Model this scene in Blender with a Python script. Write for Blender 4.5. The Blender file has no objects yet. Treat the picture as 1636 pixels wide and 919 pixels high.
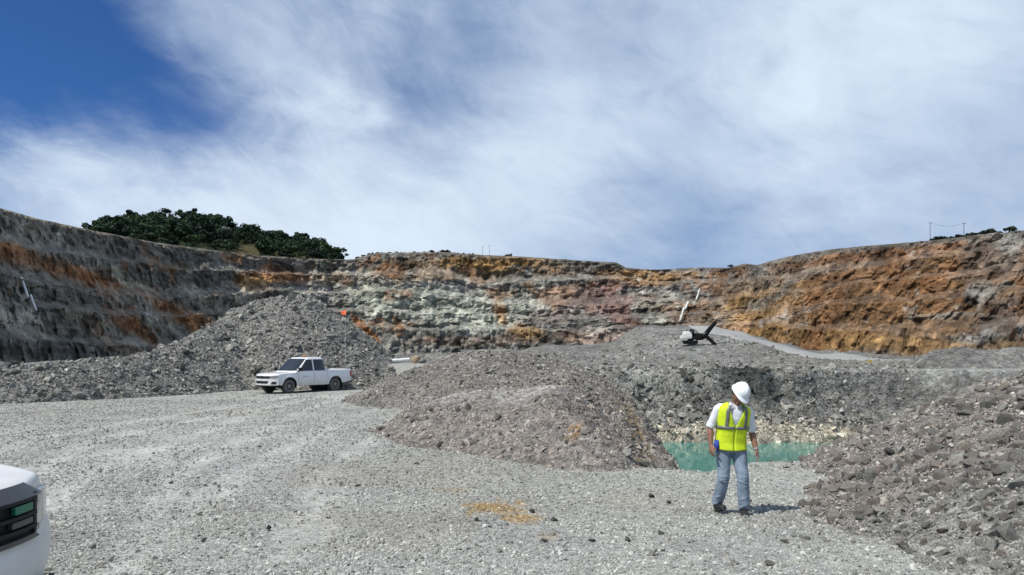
import bpy, bmesh, math, random
import numpy as np
from mathutils import Vector, Matrix, Quaternion

random.seed(7)
RNG = np.random.default_rng(7)
R = math.radians
F = 1182.0                      # focal length in pixels of the 1636 px wide photograph
CX, HY = 818.0, 561.0           # image column of the view axis, image row of the horizon

# ------------------------------------------------------------------ camera, world, sun, exposure
scene = bpy.context.scene
COL = scene.collection
cam_d = bpy.data.cameras.new('camera')
cam = bpy.data.objects.new('camera', cam_d)
COL.objects.link(cam)
cam.location = (0, 0, 0)
cam.rotation_euler = (R(90), 0, 0)
cam_d.sensor_width = 36.0
cam_d.lens = 36.0 * F / 1636.0
cam_d.shift_y = (HY - 459.5) / 1636.0
cam_d.clip_start = 0.05
cam_d.clip_end = 6000
scene.camera = cam
scene.view_settings.view_transform = 'Standard'
scene.view_settings.look = 'None'
scene.view_settings.exposure = 0.22
scene.view_settings.gamma = 1.0

SUN_EL = R(57)
SUN_DIR = Vector((-0.83, -0.56, 0)).normalized() * math.cos(SUN_EL) + Vector((0, 0, math.sin(SUN_EL)))
sun_d = bpy.data.lights.new('sun', 'SUN')
sun_d.energy = 3.9
sun_d.angle = R(0.55)
sun_d.color = (1.0, 0.955, 0.89)
sun = bpy.data.objects.new('sun', sun_d)
COL.objects.link(sun)
sun.location = (-60, -40, 120)
sun.rotation_euler = (-SUN_DIR).to_track_quat('-Z', 'Y').to_euler()

world = bpy.data.worlds.new('World')
scene.world = world
world.use_nodes = True


def pix_dir(px, py):
    return Vector(((px - CX) / F, 1.0, (HY - py) / F)).normalized()


def build_world():
    nt = world.node_tree
    N, L = nt.nodes, nt.links
    N.clear()
    out = N.new('ShaderNodeOutputWorld')
    bg = N.new('ShaderNodeBackground')
    bg.inputs['Strength'].default_value = 0.1
    L.new(bg.outputs[0], out.inputs[0])
    sky = N.new('ShaderNodeTexSky')
    sky.sky_type = 'NISHITA'
    sky.sun_disc = False
    sky.sun_elevation = SUN_EL
    sky.sun_rotation = math.atan2(SUN_DIR.x, SUN_DIR.y)
    sky.altitude = 800
    sky.air_density = 1.0
    sky.dust_density = 0.4
    sky.ozone_density = 3.0
    tc = N.new('ShaderNodeTexCoord')
    nrm = N.new('ShaderNodeVectorMath'); nrm.operation = 'NORMALIZE'
    L.new(tc.outputs['Generated'], nrm.inputs[0])
    D = nrm.outputs[0]

    def math_n(op, a, b=None, c=None, clamp=False):
        m = N.new('ShaderNodeMath'); m.operation = op; m.use_clamp = clamp
        for i, v in enumerate((a, b, c)):
            if v is None:
                continue
            if isinstance(v, (int, float)):
                m.inputs[i].default_value = v
            else:
                L.new(v, m.inputs[i])
        return m.outputs[0]

    sep = N.new('ShaderNodeSeparateXYZ')
    L.new(D, sep.inputs[0])
    # cirrus sheet: project the view ray on a flat layer high above
    den = math_n('ADD', math_n('MAXIMUM', sep.outputs[2], 0.0), 0.16)
    cmb = N.new('ShaderNodeCombineXYZ')
    L.new(math_n('DIVIDE', sep.outputs[0], den), cmb.inputs[0])
    L.new(math_n('DIVIDE', sep.outputs[1], den), cmb.inputs[1])
    P = cmb.outputs[0]

    def noise(vec, scale, detail, rough, dist=0.0, mapping=None, ntype='FBM', offs=(0, 0, 0)):
        mp = N.new('ShaderNodeMapping')
        mp.inputs['Location'].default_value = offs
        if mapping:
            mp.inputs['Rotation'].default_value = (0, 0, mapping[0])
            mp.inputs['Scale'].default_value = mapping[1]
        L.new(vec, mp.inputs[0])
        n = N.new('ShaderNodeTexNoise')
        n.inputs['Scale'].default_value = scale
        n.inputs['Detail'].default_value = detail
        n.inputs['Roughness'].default_value = rough
        n.inputs['Distortion'].default_value = dist
        L.new(mp.outputs[0], n.inputs['Vector'])
        return n.outputs[0]

    # warp the direction used by the broad cloud banks so that their edges are torn
    wn = N.new('ShaderNodeTexNoise')
    wn.inputs['Scale'].default_value = 2.2
    wn.inputs['Detail'].default_value = 6
    wn.inputs['Roughness'].default_value = 0.6
    L.new(P, wn.inputs['Vector'])
    ws = N.new('ShaderNodeVectorMath'); ws.operation = 'MULTIPLY_ADD'
    L.new(wn.outputs['Color'], ws.inputs[0])
    ws.inputs[1].default_value = (0.17, 0.08, 0.13)
    ws.inputs[2].default_value = (-0.085, -0.04, -0.065)
    wd = N.new('ShaderNodeVectorMath'); wd.operation = 'ADD'
    L.new(D, wd.inputs[0]); L.new(ws.outputs[0], wd.inputs[1])
    WD = wd.outputs[0]

    def lobe(px, py, r, amp, vec=None):
        """smooth bump on the sky sphere round one direction; r in photograph pixels"""
        dv = N.new('ShaderNodeVectorMath'); dv.operation = 'DISTANCE'
        L.new(vec or WD, dv.inputs[0])
        dv.inputs[1].default_value = pix_dir(px, py)
        q = math_n('DIVIDE', dv.outputs['Value'], r / F)
        g = math_n('EXPONENT', math_n('MULTIPLY', math_n('MULTIPLY', q, q), -1.0))
        return math_n('MULTIPLY', g, amp)

    def total(items):
        s = items[0]
        for i in items[1:]:
            s = math_n('ADD', s, i)
        return s

    def dotc(v):
        dn = N.new('ShaderNodeVectorMath'); dn.operation = 'DOT_PRODUCT'
        L.new(D, dn.inputs[0]); dn.inputs[1].default_value = v
        return dn.outputs['Value']

    def comb(x, y, z):
        c = N.new('ShaderNodeCombineXYZ')
        for i, v in enumerate((x, y, z)):
            L.new(v, c.inputs[i])
        return c.outputs[0]
    # streaks of ice cloud lean one way; the broad banks lie flat
    VS = comb(dotc((0.86, 0.1, -0.5)), dotc((0, 1.0, 0)), dotc((0.95, 0, 1.7)))
    VB = comb(dotc((1.0, 0, -0.25)), dotc((0, 1.0, 0)), dotc((0.5, 0, 2.3)))
    n_big = noise(VB, 2.6, 7, 0.55, 0.5)
    n_streak = noise(VS, 3.4, 9, 0.58, 1.6, offs=(3.1, 0.7, 0))
    n_fine = noise(VS, 12.0, 8, 0.62, 1.2, offs=(9.1, 2.7, 0))
    # how much cloud: a veil nearly everywhere, open blue to the upper left
    cover = total([
        lobe(20, 40, 200, -0.60), lobe(150, 120, 120, -0.35), lobe(295, 150, 90, -0.30), lobe(410, 195, 80, -0.28), lobe(520, 225, 70, -0.18), lobe(40, 170, 120, -0.30),
        lobe(-420, 20, 380, -0.9), lobe(300, 225, 110, -0.30), lobe(640, 185, 120, -0.42), lobe(740, 90, 160, -0.22),
        lobe(470, 130, 55, 0.35), lobe(530, 185, 45, 0.30), lobe(380, 60, 80, 0.30), lobe(260, 10, 60, 0.20),
        lobe(95, 245, 60, 0.42), lobe(215, 190, 40, 0.22), lobe(120, 125, 28, 0.16), lobe(0, 260, 60, 0.2),
        lobe(1090, 420, 150, -0.22), lobe(640, 350, 260, 0.45), lobe(60, 350, 190, 0.62), lobe(330, 340, 160, 0.45),
        lobe(1400, 150, 480, 0.38), lobe(900, 290, 200, 0.15)])
    cov = total([math_n('MULTIPLY_ADD', n_big, 0.7, 0.27), math_n('MULTIPLY_ADD', n_streak, 1.05, -0.525),
                 math_n('MULTIPLY_ADD', n_fine, 0.45, -0.225), cover])
    ss = N.new('ShaderNodeMapRange'); ss.interpolation_type = 'SMOOTHSTEP'
    L.new(cov, ss.inputs['Value'])
    ss.inputs['From Min'].default_value = -0.55
    ss.inputs['From Max'].default_value = 1.15
    ss.inputs['To Max'].default_value = 0.96
    alpha = ss.outputs[0]
    # how bright the cloud is where there is cloud
    br = total([math_n('MULTIPLY_ADD', n_big, 0.85, -0.10), math_n('MULTIPLY_ADD', n_streak, 0.30, -0.15),
                math_n('MULTIPLY_ADD', n_fine, 0.26, -0.13),
                lobe(640, 345, 220, 0.42), lobe(880, 310, 130, 0.14), lobe(1480, 0, 180, 0.32), lobe(1180, 150, 170, 0.16), lobe(1230, 110, 90, 0.12), lobe(150, 320, 220, 0.32),
                lobe(900, 240, 130, 0.14), lobe(1430, 330, 200, 0.14), lobe(520, 180, 60, 0.25), lobe(110, 245, 60, 0.2), lobe(1300, 230, 120, 0.12),
                lobe(1080, 400, 150, -0.22), lobe(760, 110, 170, -0.14), lobe(1480, 170, 110, -0.12), lobe(1090, 270, 70, -0.08), lobe(640, 170, 90, -0.1),
                lobe(992, 95, 14, -0.22), lobe(1225, 112, 20, -0.25), lobe(1035, 155, 16, -0.20), lobe(690, 265, 30, -0.12)])
    cr = N.new('ShaderNodeValToRGB')
    L.new(br, cr.inputs[0])
    e = cr.color_ramp.elements
    e[0].position = 0.12; e[0].color = (0.29, 0.39, 0.56, 1)
    e[1].position = 0.95; e[1].color = (0.70, 0.80, 0.90, 1)
    m = e.new(0.5); m.color = (0.47, 0.57, 0.715, 1)
    cl = N.new('ShaderNodeMix'); cl.data_type = 'RGBA'; cl.blend_type = 'MULTIPLY'
    cl.inputs[0].default_value = 1.0
    L.new(cr.outputs[0], cl.inputs[6])
    cl.inputs[7].default_value = (10.0, 10.0, 10.0, 1)
    # the clear sky, a little deeper (dry tropical air)
    tint = N.new('ShaderNodeMix'); tint.data_type = 'RGBA'; tint.blend_type = 'MULTIPLY'
    tint.inputs[0].default_value = 1.0
    L.new(sky.outputs[0], tint.inputs[6])
    tint.inputs[7].default_value = (0.25, 0.46, 0.76, 1)
    mix = N.new('ShaderNodeMix'); mix.data_type = 'RGBA'
    L.new(alpha, mix.inputs[0])
    L.new(tint.outputs[2], mix.inputs[6])
    L.new(cl.outputs[2], mix.inputs[7])
    L.new(mix.outputs[2], bg.inputs[0])


build_world()

# ------------------------------------------------------------------ small numeric helpers


def _hash(ix, iy, iz, seed):
    with np.errstate(over='ignore'):
        h = (ix.astype(np.uint32) * np.uint32(374761393) + iy.astype(np.uint32) * np.uint32(668265263)
             + iz.astype(np.uint32) * np.uint32(2147483647) + np.uint32(seed * 974711 + 12345))
        h = (h ^ (h >> np.uint32(13))) * np.uint32(1274126177)
        h = h ^ (h >> np.uint32(16))
        h = h * np.uint32(2246822519)
        h = h ^ (h >> np.uint32(15))
    return (h & np.uint32(0xFFFFFF)).astype(np.float64) / float(0xFFFFFF)


def vnoise(x, y, z, seed=0):
    """value noise in -1..1"""
    x, y, z = np.broadcast_arrays(np.asarray(x, float), np.asarray(y, float), np.asarray(z, float))
    fx, fy, fz = np.floor(x), np.floor(y), np.floor(z)
    ix, iy, iz = fx.astype(np.int64), fy.astype(np.int64), fz.astype(np.int64)
    u, v, w = x - fx, y - fy, z - fz
    u, v, w = (t * t * t * (t * (t * 6 - 15) + 10) for t in (u, v, w))
    r = 0
    for dx in (0, 1):
        for dy in (0, 1):
            for dz in (0, 1):
                r = r + _hash(ix + dx, iy + dy, iz + dz, seed) * (u if dx else 1 - u) * (v if dy else 1 - v) * (w if dz else 1 - w)
    return r * 2 - 1


def fbm(x, y, z, octaves=4, seed=0, gain=0.5, lac=2.03, ridge=False):
    a, s, t = 1.0, 0.0, 0.0
    for o in range(octaves):
        n = vnoise(x, y, z, seed + o * 17)
        if ridge:
            n = 1 - 2 * np.abs(n)
        s = s + a * n
        t += a
        a *= gain
        x, y, z = np.asarray(x) * lac + 3.7, np.asarray(y) * lac + 1.3, np.asarray(z) * lac + 5.1
    return s / t


def smooth(a, b, x):
    t = np.clip((np.asarray(x, float) - a) / (b - a), 0, 1)
    return t * t * (3 - 2 * t)


def seg_dist(x, y, pts, closed=False):
    """distance to a polyline, arc parameter (index + t) of the nearest point"""
    best = np.full(np.shape(x), 1e9)
    par = np.zeros(np.shape(x))
    n = len(pts)
    for i in range(n if closed else n - 1):
        ax, ay = pts[i][:2]
        bx, by = pts[(i + 1) % n][:2]
        ex, ey = bx - ax, by - ay
        t = np.clip(((x - ax) * ex + (y - ay) * ey) / (ex * ex + ey * ey + 1e-12), 0, 1)
        d = np.hypot(x - ax - t * ex, y - ay - t * ey)
        m = d < best
        best = np.where(m, d, best)
        par = np.where(m, i + t, par)
    return best, par


def inside(x, y, poly):
    r = np.zeros(np.shape(x), bool)
    n = len(poly)
    for i in range(n):
        ax, ay = poly[i][:2]
        bx, by = poly[(i + 1) % n][:2]
        c = ((ay > y) != (by > y)) & (x < (bx - ax) * (y - ay) / (by - ay + 1e-12) + ax)
        r ^= c
    return r


def signed_in(x, y, poly):
    d, _ = seg_dist(x, y, poly, True)
    return np.where(inside(x, y, poly), d, -d)


def tps(pts):
    """thin-plate surface through (x, y, z) points"""
    p = np.array(pts, float)
    n = len(p)
    sc = 10.0
    q = p[:, :2] / sc

    def U(r2):
        return np.where(r2 > 1e-12, r2 * np.log(np.maximum(r2, 1e-12)), 0)
    d2 = ((q[:, None] - q[None]) ** 2).sum(-1)
    K = U(d2) + np.eye(n) * 0.003
    Pm = np.c_[np.ones(n), q]
    A = np.block([[K, Pm], [Pm.T, np.zeros((3, 3))]])
    w = np.linalg.solve(A, np.r_[p[:, 2], 0, 0, 0])

    def f(x, y):
        x, y = np.asarray(x, float) / sc, np.asarray(y, float) / sc
        r = w[n] + w[n + 1] * x + w[n + 2] * y
        for i in range(n):
            r = r + w[i] * U((x - q[i, 0]) ** 2 + (y - q[i, 1]) ** 2)
        return r
    return f


def world_pt(px, py, d):
    """point of the place that the photograph shows at pixel px, py if it stands d metres out"""
    return ((px - CX) / F * d, d, (HY - py) / F * d)


# ------------------------------------------------------------------ object helpers


def tag(o, label=None, cat=None, group=None, kind=None):
    if label: o['label'] = label
    if cat: o['category'] = cat
    if group: o['group'] = group
    if kind: o['kind'] = kind
    return o


def link(name, me, parent=None, mat=None):
    o = bpy.data.objects.new(name, me)
    COL.objects.link(o)
    if parent is not None:
        o.parent = parent
    if mat is not None and me is not None:
        me.materials.append(mat)
    return o


def empty(name, loc=(0, 0, 0), rz=0.0, parent=None):
    o = bpy.data.objects.new(name, None)
    COL.objects.link(o)
    o.location = loc
    o.rotation_euler = (0, 0, rz)
    o.empty_display_size = 0.2
    if parent is not None:
        o.parent = parent
    return o


def mesh_np(name, v, f, col=None, smooth_shade=False):
    """v (n,3); f (m,k) array, all faces with k corners"""
    v = np.asarray(v, np.float32)
    f = np.asarray(f, np.int32)
    me = bpy.data.meshes.new(name)
    m, k = f.shape
    me.vertices.add(len(v))
    me.vertices.foreach_set('co', v.ravel())
    me.loops.add(m * k)
    me.loops.foreach_set('vertex_index', f.ravel())
    me.polygons.add(m)
    me.polygons.foreach_set('loop_start', np.arange(0, m * k, k, dtype=np.int32))
    if smooth_shade:
        me.polygons.foreach_set('use_smooth', np.ones(m, bool))
    me.update(calc_edges=True)
    if col is not None:
        a = me.color_attributes.new('Col', 'FLOAT_COLOR', 'POINT')
        c = np.ones((len(v), 4), np.float32)
        c[:, :3] = col
        a.data.foreach_set('color', c.ravel())
    if not smooth_shade:
        me.polygons.foreach_set('use_smooth', np.zeros(m, bool))
    me.validate()
    return me


def grid_faces(nr, nc, off=0, flip=False, wrap=False):
    r, c = np.meshgrid(np.arange(nr - 1), np.arange(nc if wrap else nc - 1), indexing='ij')
    c2 = (c + 1) % nc
    a, b, d, e = r * nc + c, r * nc + c2, (r + 1) * nc + c2, (r + 1) * nc + c
    q = np.stack([a, b, d, e], -1).reshape(-1, 4) + off
    return q[:, ::-1] if flip else q


def obj_bm(name, bm, mat, parent=None, smooth_shade=False, autosmooth=None):
    bmesh.ops.recalc_face_normals(bm, faces=bm.faces[:])
    me = bpy.data.meshes.new(name)
    bm.to_mesh(me)
    bm.free()
    for p in me.polygons:
        p.use_smooth = smooth_shade
    if autosmooth is not None:
        me.polygons.foreach_set('use_smooth', np.ones(len(me.polygons), bool))
        try:
            me.set_sharp_from_angle(angle=R(autosmooth))
        except Exception:
            pass
    return link(name, me, parent, mat)


def add_box(bm, size, loc=(0, 0, 0), rot=None, bevel=0.0, taper=None):
    r = bmesh.ops.create_cube(bm, size=1.0)
    vs = r['verts']
    for v in vs:
        v.co = Vector((v.co.x * size[0], v.co.y * size[1], v.co.z * size[2]))
        if taper and v.co.z > 0:
            v.co.x *= taper; v.co.y *= taper
    if bevel > 0:
        es = list({e for v in vs for e in v.link_edges})
        rr = bmesh.ops.bevel(bm, geom=es, offset=bevel, segments=2, profile=0.6, affect='EDGES')
        vs = list({v for f in rr['faces'] for v in f.verts} | {v for v in vs if v.is_valid})
    M = Matrix.Translation(loc)
    if rot is not None:
        M = M @ (rot if isinstance(rot, Matrix) else Matrix.Rotation(rot, 4, 'Z'))
    for v in vs:
        v.co = M @ v.co
    return vs


def add_tube(bm, pts, rad, n=10, caps=True, flat=None, up=None):
    """closed tapered tube along pts; rad a number, a list, or a list of (a, b) ellipse radii; flat rotates the ellipse frame"""
    pts = [Vector(p) for p in pts]
    if isinstance(rad, (int, float)):
        rad = [rad] * len(pts)
    rad = [(r, r) if isinstance(r, (int, float)) else r for r in rad]
    rings = []
    ref = Vector(up) if up is not None else None
    prev = None
    for i, p in enumerate(pts):
        t = (pts[min(i + 1, len(pts) - 1)] - pts[max(i - 1, 0)]).normalized()
        if ref is not None:
            a = ref - t * ref.dot(t)
        elif prev is None:
            h = Vector((0, 0, 1)) if abs(t.z) < 0.9 else Vector((1, 0, 0))
            a = h - t * h.dot(t)
        else:
            a = prev - t * prev.dot(t)
        a.normalize()
        prev = a
        b = t.cross(a)
        rings.append([bm.verts.new(p + a * rad[i][0] * math.cos(2 * math.pi * k / n) + b * rad[i][1] * math.sin(2 * math.pi * k / n)) for k in range(n)])
    for i in range(len(rings) - 1):
        for k in range(n):
            bm.faces.new((rings[i][k], rings[i][(k + 1) % n], rings[i + 1][(k + 1) % n], rings[i + 1][k]))
    if caps:
        bm.faces.new(rings[0][::-1])
        bm.faces.new(rings[-1])
    return [v for r in rings for v in r]


def add_lathe(bm, prof, n=24, axis='Y', loc=(0, 0, 0)):
    """prof: list of (radius, height along axis)"""
    rings = []
    for r, h in prof:
        ring = []
        for k in range(n):
            a = 2 * math.pi * k / n
            c, s = r * math.cos(a), r * math.sin(a)
            co = {'Y': (c, h, s), 'Z': (c, s, h), 'X': (h, c, s)}[axis]
            ring.append(bm.verts.new(Vector(co) + Vector(loc)))
        rings.append(ring)
    for i in range(len(rings) - 1):
        for k in range(n):
            bm.faces.new((rings[i][k], rings[i][(k + 1) % n], rings[i + 1][(k + 1) % n], rings[i + 1][k]))
    bm.faces.new(rings[0]); bm.faces.new(rings[-1])


def copy_tree(o, parent=None):
    c = o.copy()
    COL.objects.link(c)
    c.parent = parent
    for ch in list(o.children):
        copy_tree(ch, c)
    return c


# ------------------------------------------------------------------ materials


def principled(name, color, rough=0.6, metal=0.0, spec=0.5, coat=0.0, trans=0.0):
    m = bpy.data.materials.new(name)
    m.use_nodes = True
    b = m.node_tree.nodes['Principled BSDF']
    b.inputs['Base Color'].default_value = (*color, 1)
    b.inputs['Roughness'].default_value = rough
    b.inputs['Metallic'].default_value = metal
    b.inputs['Specular IOR Level'].default_value = spec
    b.inputs['Coat Weight'].default_value = coat
    b.inputs['Transmission Weight'].default_value = trans
    return m


def worn(name, color, rough=0.6, amount=0.25, scale=8.0, bump=0.0, **kw):
    """principled with uneven colour and roughness in object space"""
    m = principled(name, color, rough, **kw)
    N, L = m.node_tree.nodes, m.node_tree.links
    b = N['Principled BSDF']
    tc = N.new('ShaderNodeTexCoord')
    n = N.new('ShaderNodeTexNoise')
    n.inputs['Scale'].default_value = scale
    n.inputs['Detail'].default_value = 6
    n.inputs['Roughness'].default_value = 0.6
    L.new(tc.outputs['Object'], n.inputs['Vector'])
    r = N.new('ShaderNodeValToRGB')
    r.color_ramp.elements[0].position = 0.3
    r.color_ramp.elements[1].position = 0.7
    r.color_ramp.elements[0].color = (*[c * (1 - amount) for c in color], 1)
    r.color_ramp.elements[1].color = (*[min(1, c * (1 + amount * 0.6)) for c in color], 1)
    L.new(n.outputs[0], r.inputs[0])
    L.new(r.outputs[0], b.inputs['Base Color'])
    if bump:
        bp = N.new('ShaderNodeBump')
        bp.inputs['Strength'].default_value = 1.0
        bp.inputs['Distance'].default_value = bump
        L.new(n.outputs[0], bp.inputs['Height'])
        L.new(bp.outputs[0], b.inputs['Normal'])
    return m


def rock_mat(name, rough=0.92, layers=((8.0, 0.05),), var=0.35, vscale=3.0, use_random=False, base=None):
    """earth and stone: colour from the mesh (what the rock is made of there), broken up by noise, with fine relief"""
    m = bpy.data.materials.new(name)
    m.use_nodes = True
    N, L = m.node_tree.nodes, m.node_tree.links
    b = N['Principled BSDF']
    b.inputs['Roughness'].default_value = rough
    b.inputs['Specular IOR Level'].default_value = 0.15
    tc = N.new('ShaderNodeTexCoord')
    if base is None:
        at = N.new('ShaderNodeAttribute')
        at.attribute_name = 'Col'
        src = at.outputs['Color']
    else:
        oi = N.new('ShaderNodeObjectInfo')
        rp = N.new('ShaderNodeValToRGB')
        rp.color_ramp.interpolation = 'LINEAR'
        els = rp.color_ramp.elements
        for i, c in enumerate(base):
            if i < 2:
                el = els[i]; el.position = i / (len(base) - 1)
            else:
                el = els.new(i / (len(base) - 1))
            el.color = (*c, 1)
        for i, c in enumerate(base):
            els[i].position = i / (len(base) - 1)
        for i, c in enumerate(base):
            els[i].color = (*c, 1)
        L.new(oi.outputs['Random'], rp.inputs[0])
        src = rp.outputs[0]
    n = N.new('ShaderNodeTexNoise')
    n.inputs['Scale'].default_value = vscale
    n.inputs['Detail'].default_value = 8
    n.inputs['Roughness'].default_value = 0.68
    L.new(tc.outputs['Object'], n.inputs['Vector'])
    mr = N.new('ShaderNodeMapRange')
    L.new(n.outputs[0], mr.inputs['Value'])
    mr.inputs['From Min'].default_value = 0.28
    mr.inputs['From Max'].default_value = 0.72
    mr.inputs['To Min'].default_value = 1 - var
    mr.inputs['To Max'].default_value = 1 + var
    mx = N.new('ShaderNodeMix'); mx.data_type = 'RGBA'; mx.blend_type = 'MULTIPLY'
    mx.inputs[0].default_value = 1.0
    L.new(src, mx.inputs[6])
    L.new(mr.outputs[0], mx.inputs[7])
    L.new(mx.outputs[2], b.inputs['Base Color'])
    prev = None
    for sc, dist in layers:
        nn = N.new('ShaderNodeTexNoise')
        nn.inputs['Scale'].default_value = sc
        nn.inputs['Detail'].default_value = 6
        nn.inputs['Roughness'].default_value = 0.65
        L.new(tc.outputs['Object'], nn.inputs['Vector'])
        bp = N.new('ShaderNodeBump')
        bp.inputs['Strength'].default_value = 1.0
        bp.inputs['Distance'].default_value = dist
        L.new(nn.outputs[0], bp.inputs['Height'])
        if prev is not None:
            L.new(prev, bp.inputs['Normal'])
        prev = bp.outputs[0]
    L.new(prev, b.inputs['Normal'])
    return m




def add_cells(m, cells, relief=0.0):
    """break a rock material into fragments: every cell its own shade, edges sunk"""
    N, L = m.node_tree.nodes, m.node_tree.links
    b = N['Principled BSDF']
    tc = N.new('ShaderNodeTexCoord')
    # warp so that the cells are not rounded polygons
    wn = N.new('ShaderNodeTexNoise'); wn.inputs['Scale'].default_value = cells[0][0] * 0.9; wn.inputs['Detail'].default_value = 3
    L.new(tc.outputs['Object'], wn.inputs['Vector'])
    wa = N.new('ShaderNodeVectorMath'); wa.operation = 'MULTIPLY_ADD'
    wa.inputs[1].default_value = (0.9 / cells[0][0],) * 3
    L.new(wn.outputs['Color'], wa.inputs[0]); L.new(tc.outputs['Object'], wa.inputs[2])
    col = b.inputs['Base Color'].links[0].from_socket
    nrm = b.inputs['Normal'].links[0].from_socket
    for sc, lo, hi, dist in cells:
        v = N.new('ShaderNodeTexVoronoi'); v.inputs['Scale'].default_value = sc; v.inputs['Randomness'].default_value = 1.0
        L.new(wa.outputs[0], v.inputs['Vector'])
        sp = N.new('ShaderNodeSeparateColor'); L.new(v.outputs['Color'], sp.inputs[0])
        mr = N.new('ShaderNodeMapRange'); L.new(sp.outputs[0], mr.inputs['Value'])
        mr.inputs['To Min'].default_value = lo; mr.inputs['To Max'].default_value = hi
        mx = N.new('ShaderNodeMix'); mx.data_type = 'RGBA'; mx.blend_type = 'MULTIPLY'; mx.inputs[0].default_value = 1.0
        L.new(col, mx.inputs[6]); L.new(mr.outputs[0], mx.inputs[7]); col = mx.outputs[2]
        if dist:
            ml = N.new('ShaderNodeMath'); ml.operation = 'MULTIPLY_ADD'
            L.new(v.outputs['Distance'], ml.inputs[0]); ml.inputs[1].default_value = -0.8
            L.new(sp.outputs[1], ml.inputs[2])
            bp = N.new('ShaderNodeBump'); bp.inputs['Strength'].default_value = 1.0; bp.inputs['Distance'].default_value = dist
            L.new(ml.outputs[0], bp.inputs['Height']); L.new(nrm, bp.inputs['Normal']); nrm = bp.outputs[0]
    L.new(col, b.inputs['Base Color'])
    L.new(nrm, b.inputs['Normal'])
    return m


M_GROUND = rock_mat('gravel_earth', layers=((0.6, 0.12), (14.0, 0.02), (60.0, 0.006)), var=0.22, vscale=9.0)
M_SPOIL = rock_mat('spoil_earth', layers=((0.22, 1.3), (0.9, 0.45), (3.0, 0.15)), var=0.40, vscale=0.7)
M_HEAP = rock_mat('heap_earth', layers=((1.2, 0.25), (5.0, 0.10), (18.0, 0.03)), var=0.35, vscale=5.0)
M_WALL = rock_mat('pit_rock', layers=((0.10, 2.2), (0.35, 0.9)), var=0.30, vscale=0.16)
M_SCREE = rock_mat('loose_stone_mass', layers=((9.0, 0.02),), var=0.25, vscale=6.0)
M_STONE_BROWN = rock_mat('brown_grey_stone', layers=((6.0, 0.04), (25.0, 0.01)), var=0.25, vscale=5.0,
                         base=((0.152, 0.138, 0.121), (0.246, 0.222, 0.194), (0.181, 0.169, 0.151), (0.275, 0.236, 0.198), (0.246, 0.231, 0.205), (0.351, 0.328, 0.284)))
M_STONE_GREY = rock_mat('grey_stone', layers=((6.0, 0.04), (25.0, 0.01)), var=0.25, vscale=5.0,
                        base=((0.152, 0.155, 0.140), (0.234, 0.230, 0.205), (0.187, 0.190, 0.173), (0.304, 0.293, 0.259), (0.374, 0.362, 0.324)))
M_STONE_DARK = rock_mat('dark_stone', layers=((6.0, 0.04), (25.0, 0.01)), var=0.25, vscale=5.0,
                        base=((0.070, 0.071, 0.065), (0.129, 0.127, 0.113), (0.199, 0.190, 0.167)))
add_cells(M_GROUND, ((14.0, 0.82, 1.20, 0.006), (40.0, 0.76, 1.26, 0.004)))
add_cells(M_HEAP, ((5.0, 0.72, 1.30, 0.07), (16.0, 0.65, 1.38, 0.025)))
add_cells(M_SPOIL, ((1.1, 0.78, 1.25, 0.25), (3.2, 0.68, 1.36, 0.10)))
add_cells(M_WALL, ((0.11, 0.76, 1.26, 2.0), (0.34, 0.72, 1.32, 0.8)))

# ------------------------------------------------------------------ lie of the land

FAR_PX = [-900, 0, 300, 550, 700, 870, 930, 982, 1002, 1016, 1060, 1100, 1140, 1180, 1220, 1300, 1380, 1440, 1636, 2500]
FAR_PY = [590, 585, 582, 574, 570, 563, 558, 553, 539, 531, 528, 527, 531, 539, 548, 566, 574, 577, 576, 580]
PIT = [(2.7, 13.55), (3.5, 13.3), (4.65, 14.4), (5.8, 14.3), (8.2, 17), (14, 22), (26, 30), (42, 42), (55, 58), (57, 80),
       (44, 86.5), (28, 83), (19.5, 84), (10, 85.5), (0, 83), (-5, 75), (-3.5, 62), (-0.5, 50), (-0.5, 40), (0.0, 30), (0.4, 21), (1.2, 15.5)]
WATER_Z = -9.0


def plain_z(x, y):
    """ground before the pit pond is cut in"""
    x, y = np.asarray(x, float), np.asarray(y, float)
    px = CX + F * x / np.maximum(y, 0.5)
    far = np.interp(px, FAR_PX, FAR_PY)
    near = np.interp(y, [0, 3, 10, 40, 90], [-1.65, -1.65, -2.14, -2.24, -2.10])
    w = np.interp(y, [90, 120, 160, 200, 250, 5000], [0, .15, .45, .75, 1, 1])
    py = 589 + w * (far - 589)
    mid = (HY - py) / F * y
    # the floor rises a little where the truck road leaves behind the heap
    near = near + 1.38 * smooth(5.4, 2.4, np.hypot((x + 7.2) * 0.95, y - 50.8))
    return np.where(y > 90, mid, near)


BERM = [(*world_pt(px, py, d)[:2], h) for px, py, d, h in
        [(1455, 575, 106, 0.6), (1490, 562, 104, 2.0), (1535, 556, 102, 2.5), (1600, 559, 100, 2.2), (1680, 556, 98, 2.6), (1900, 556, 90, 2.6)]]


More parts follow.
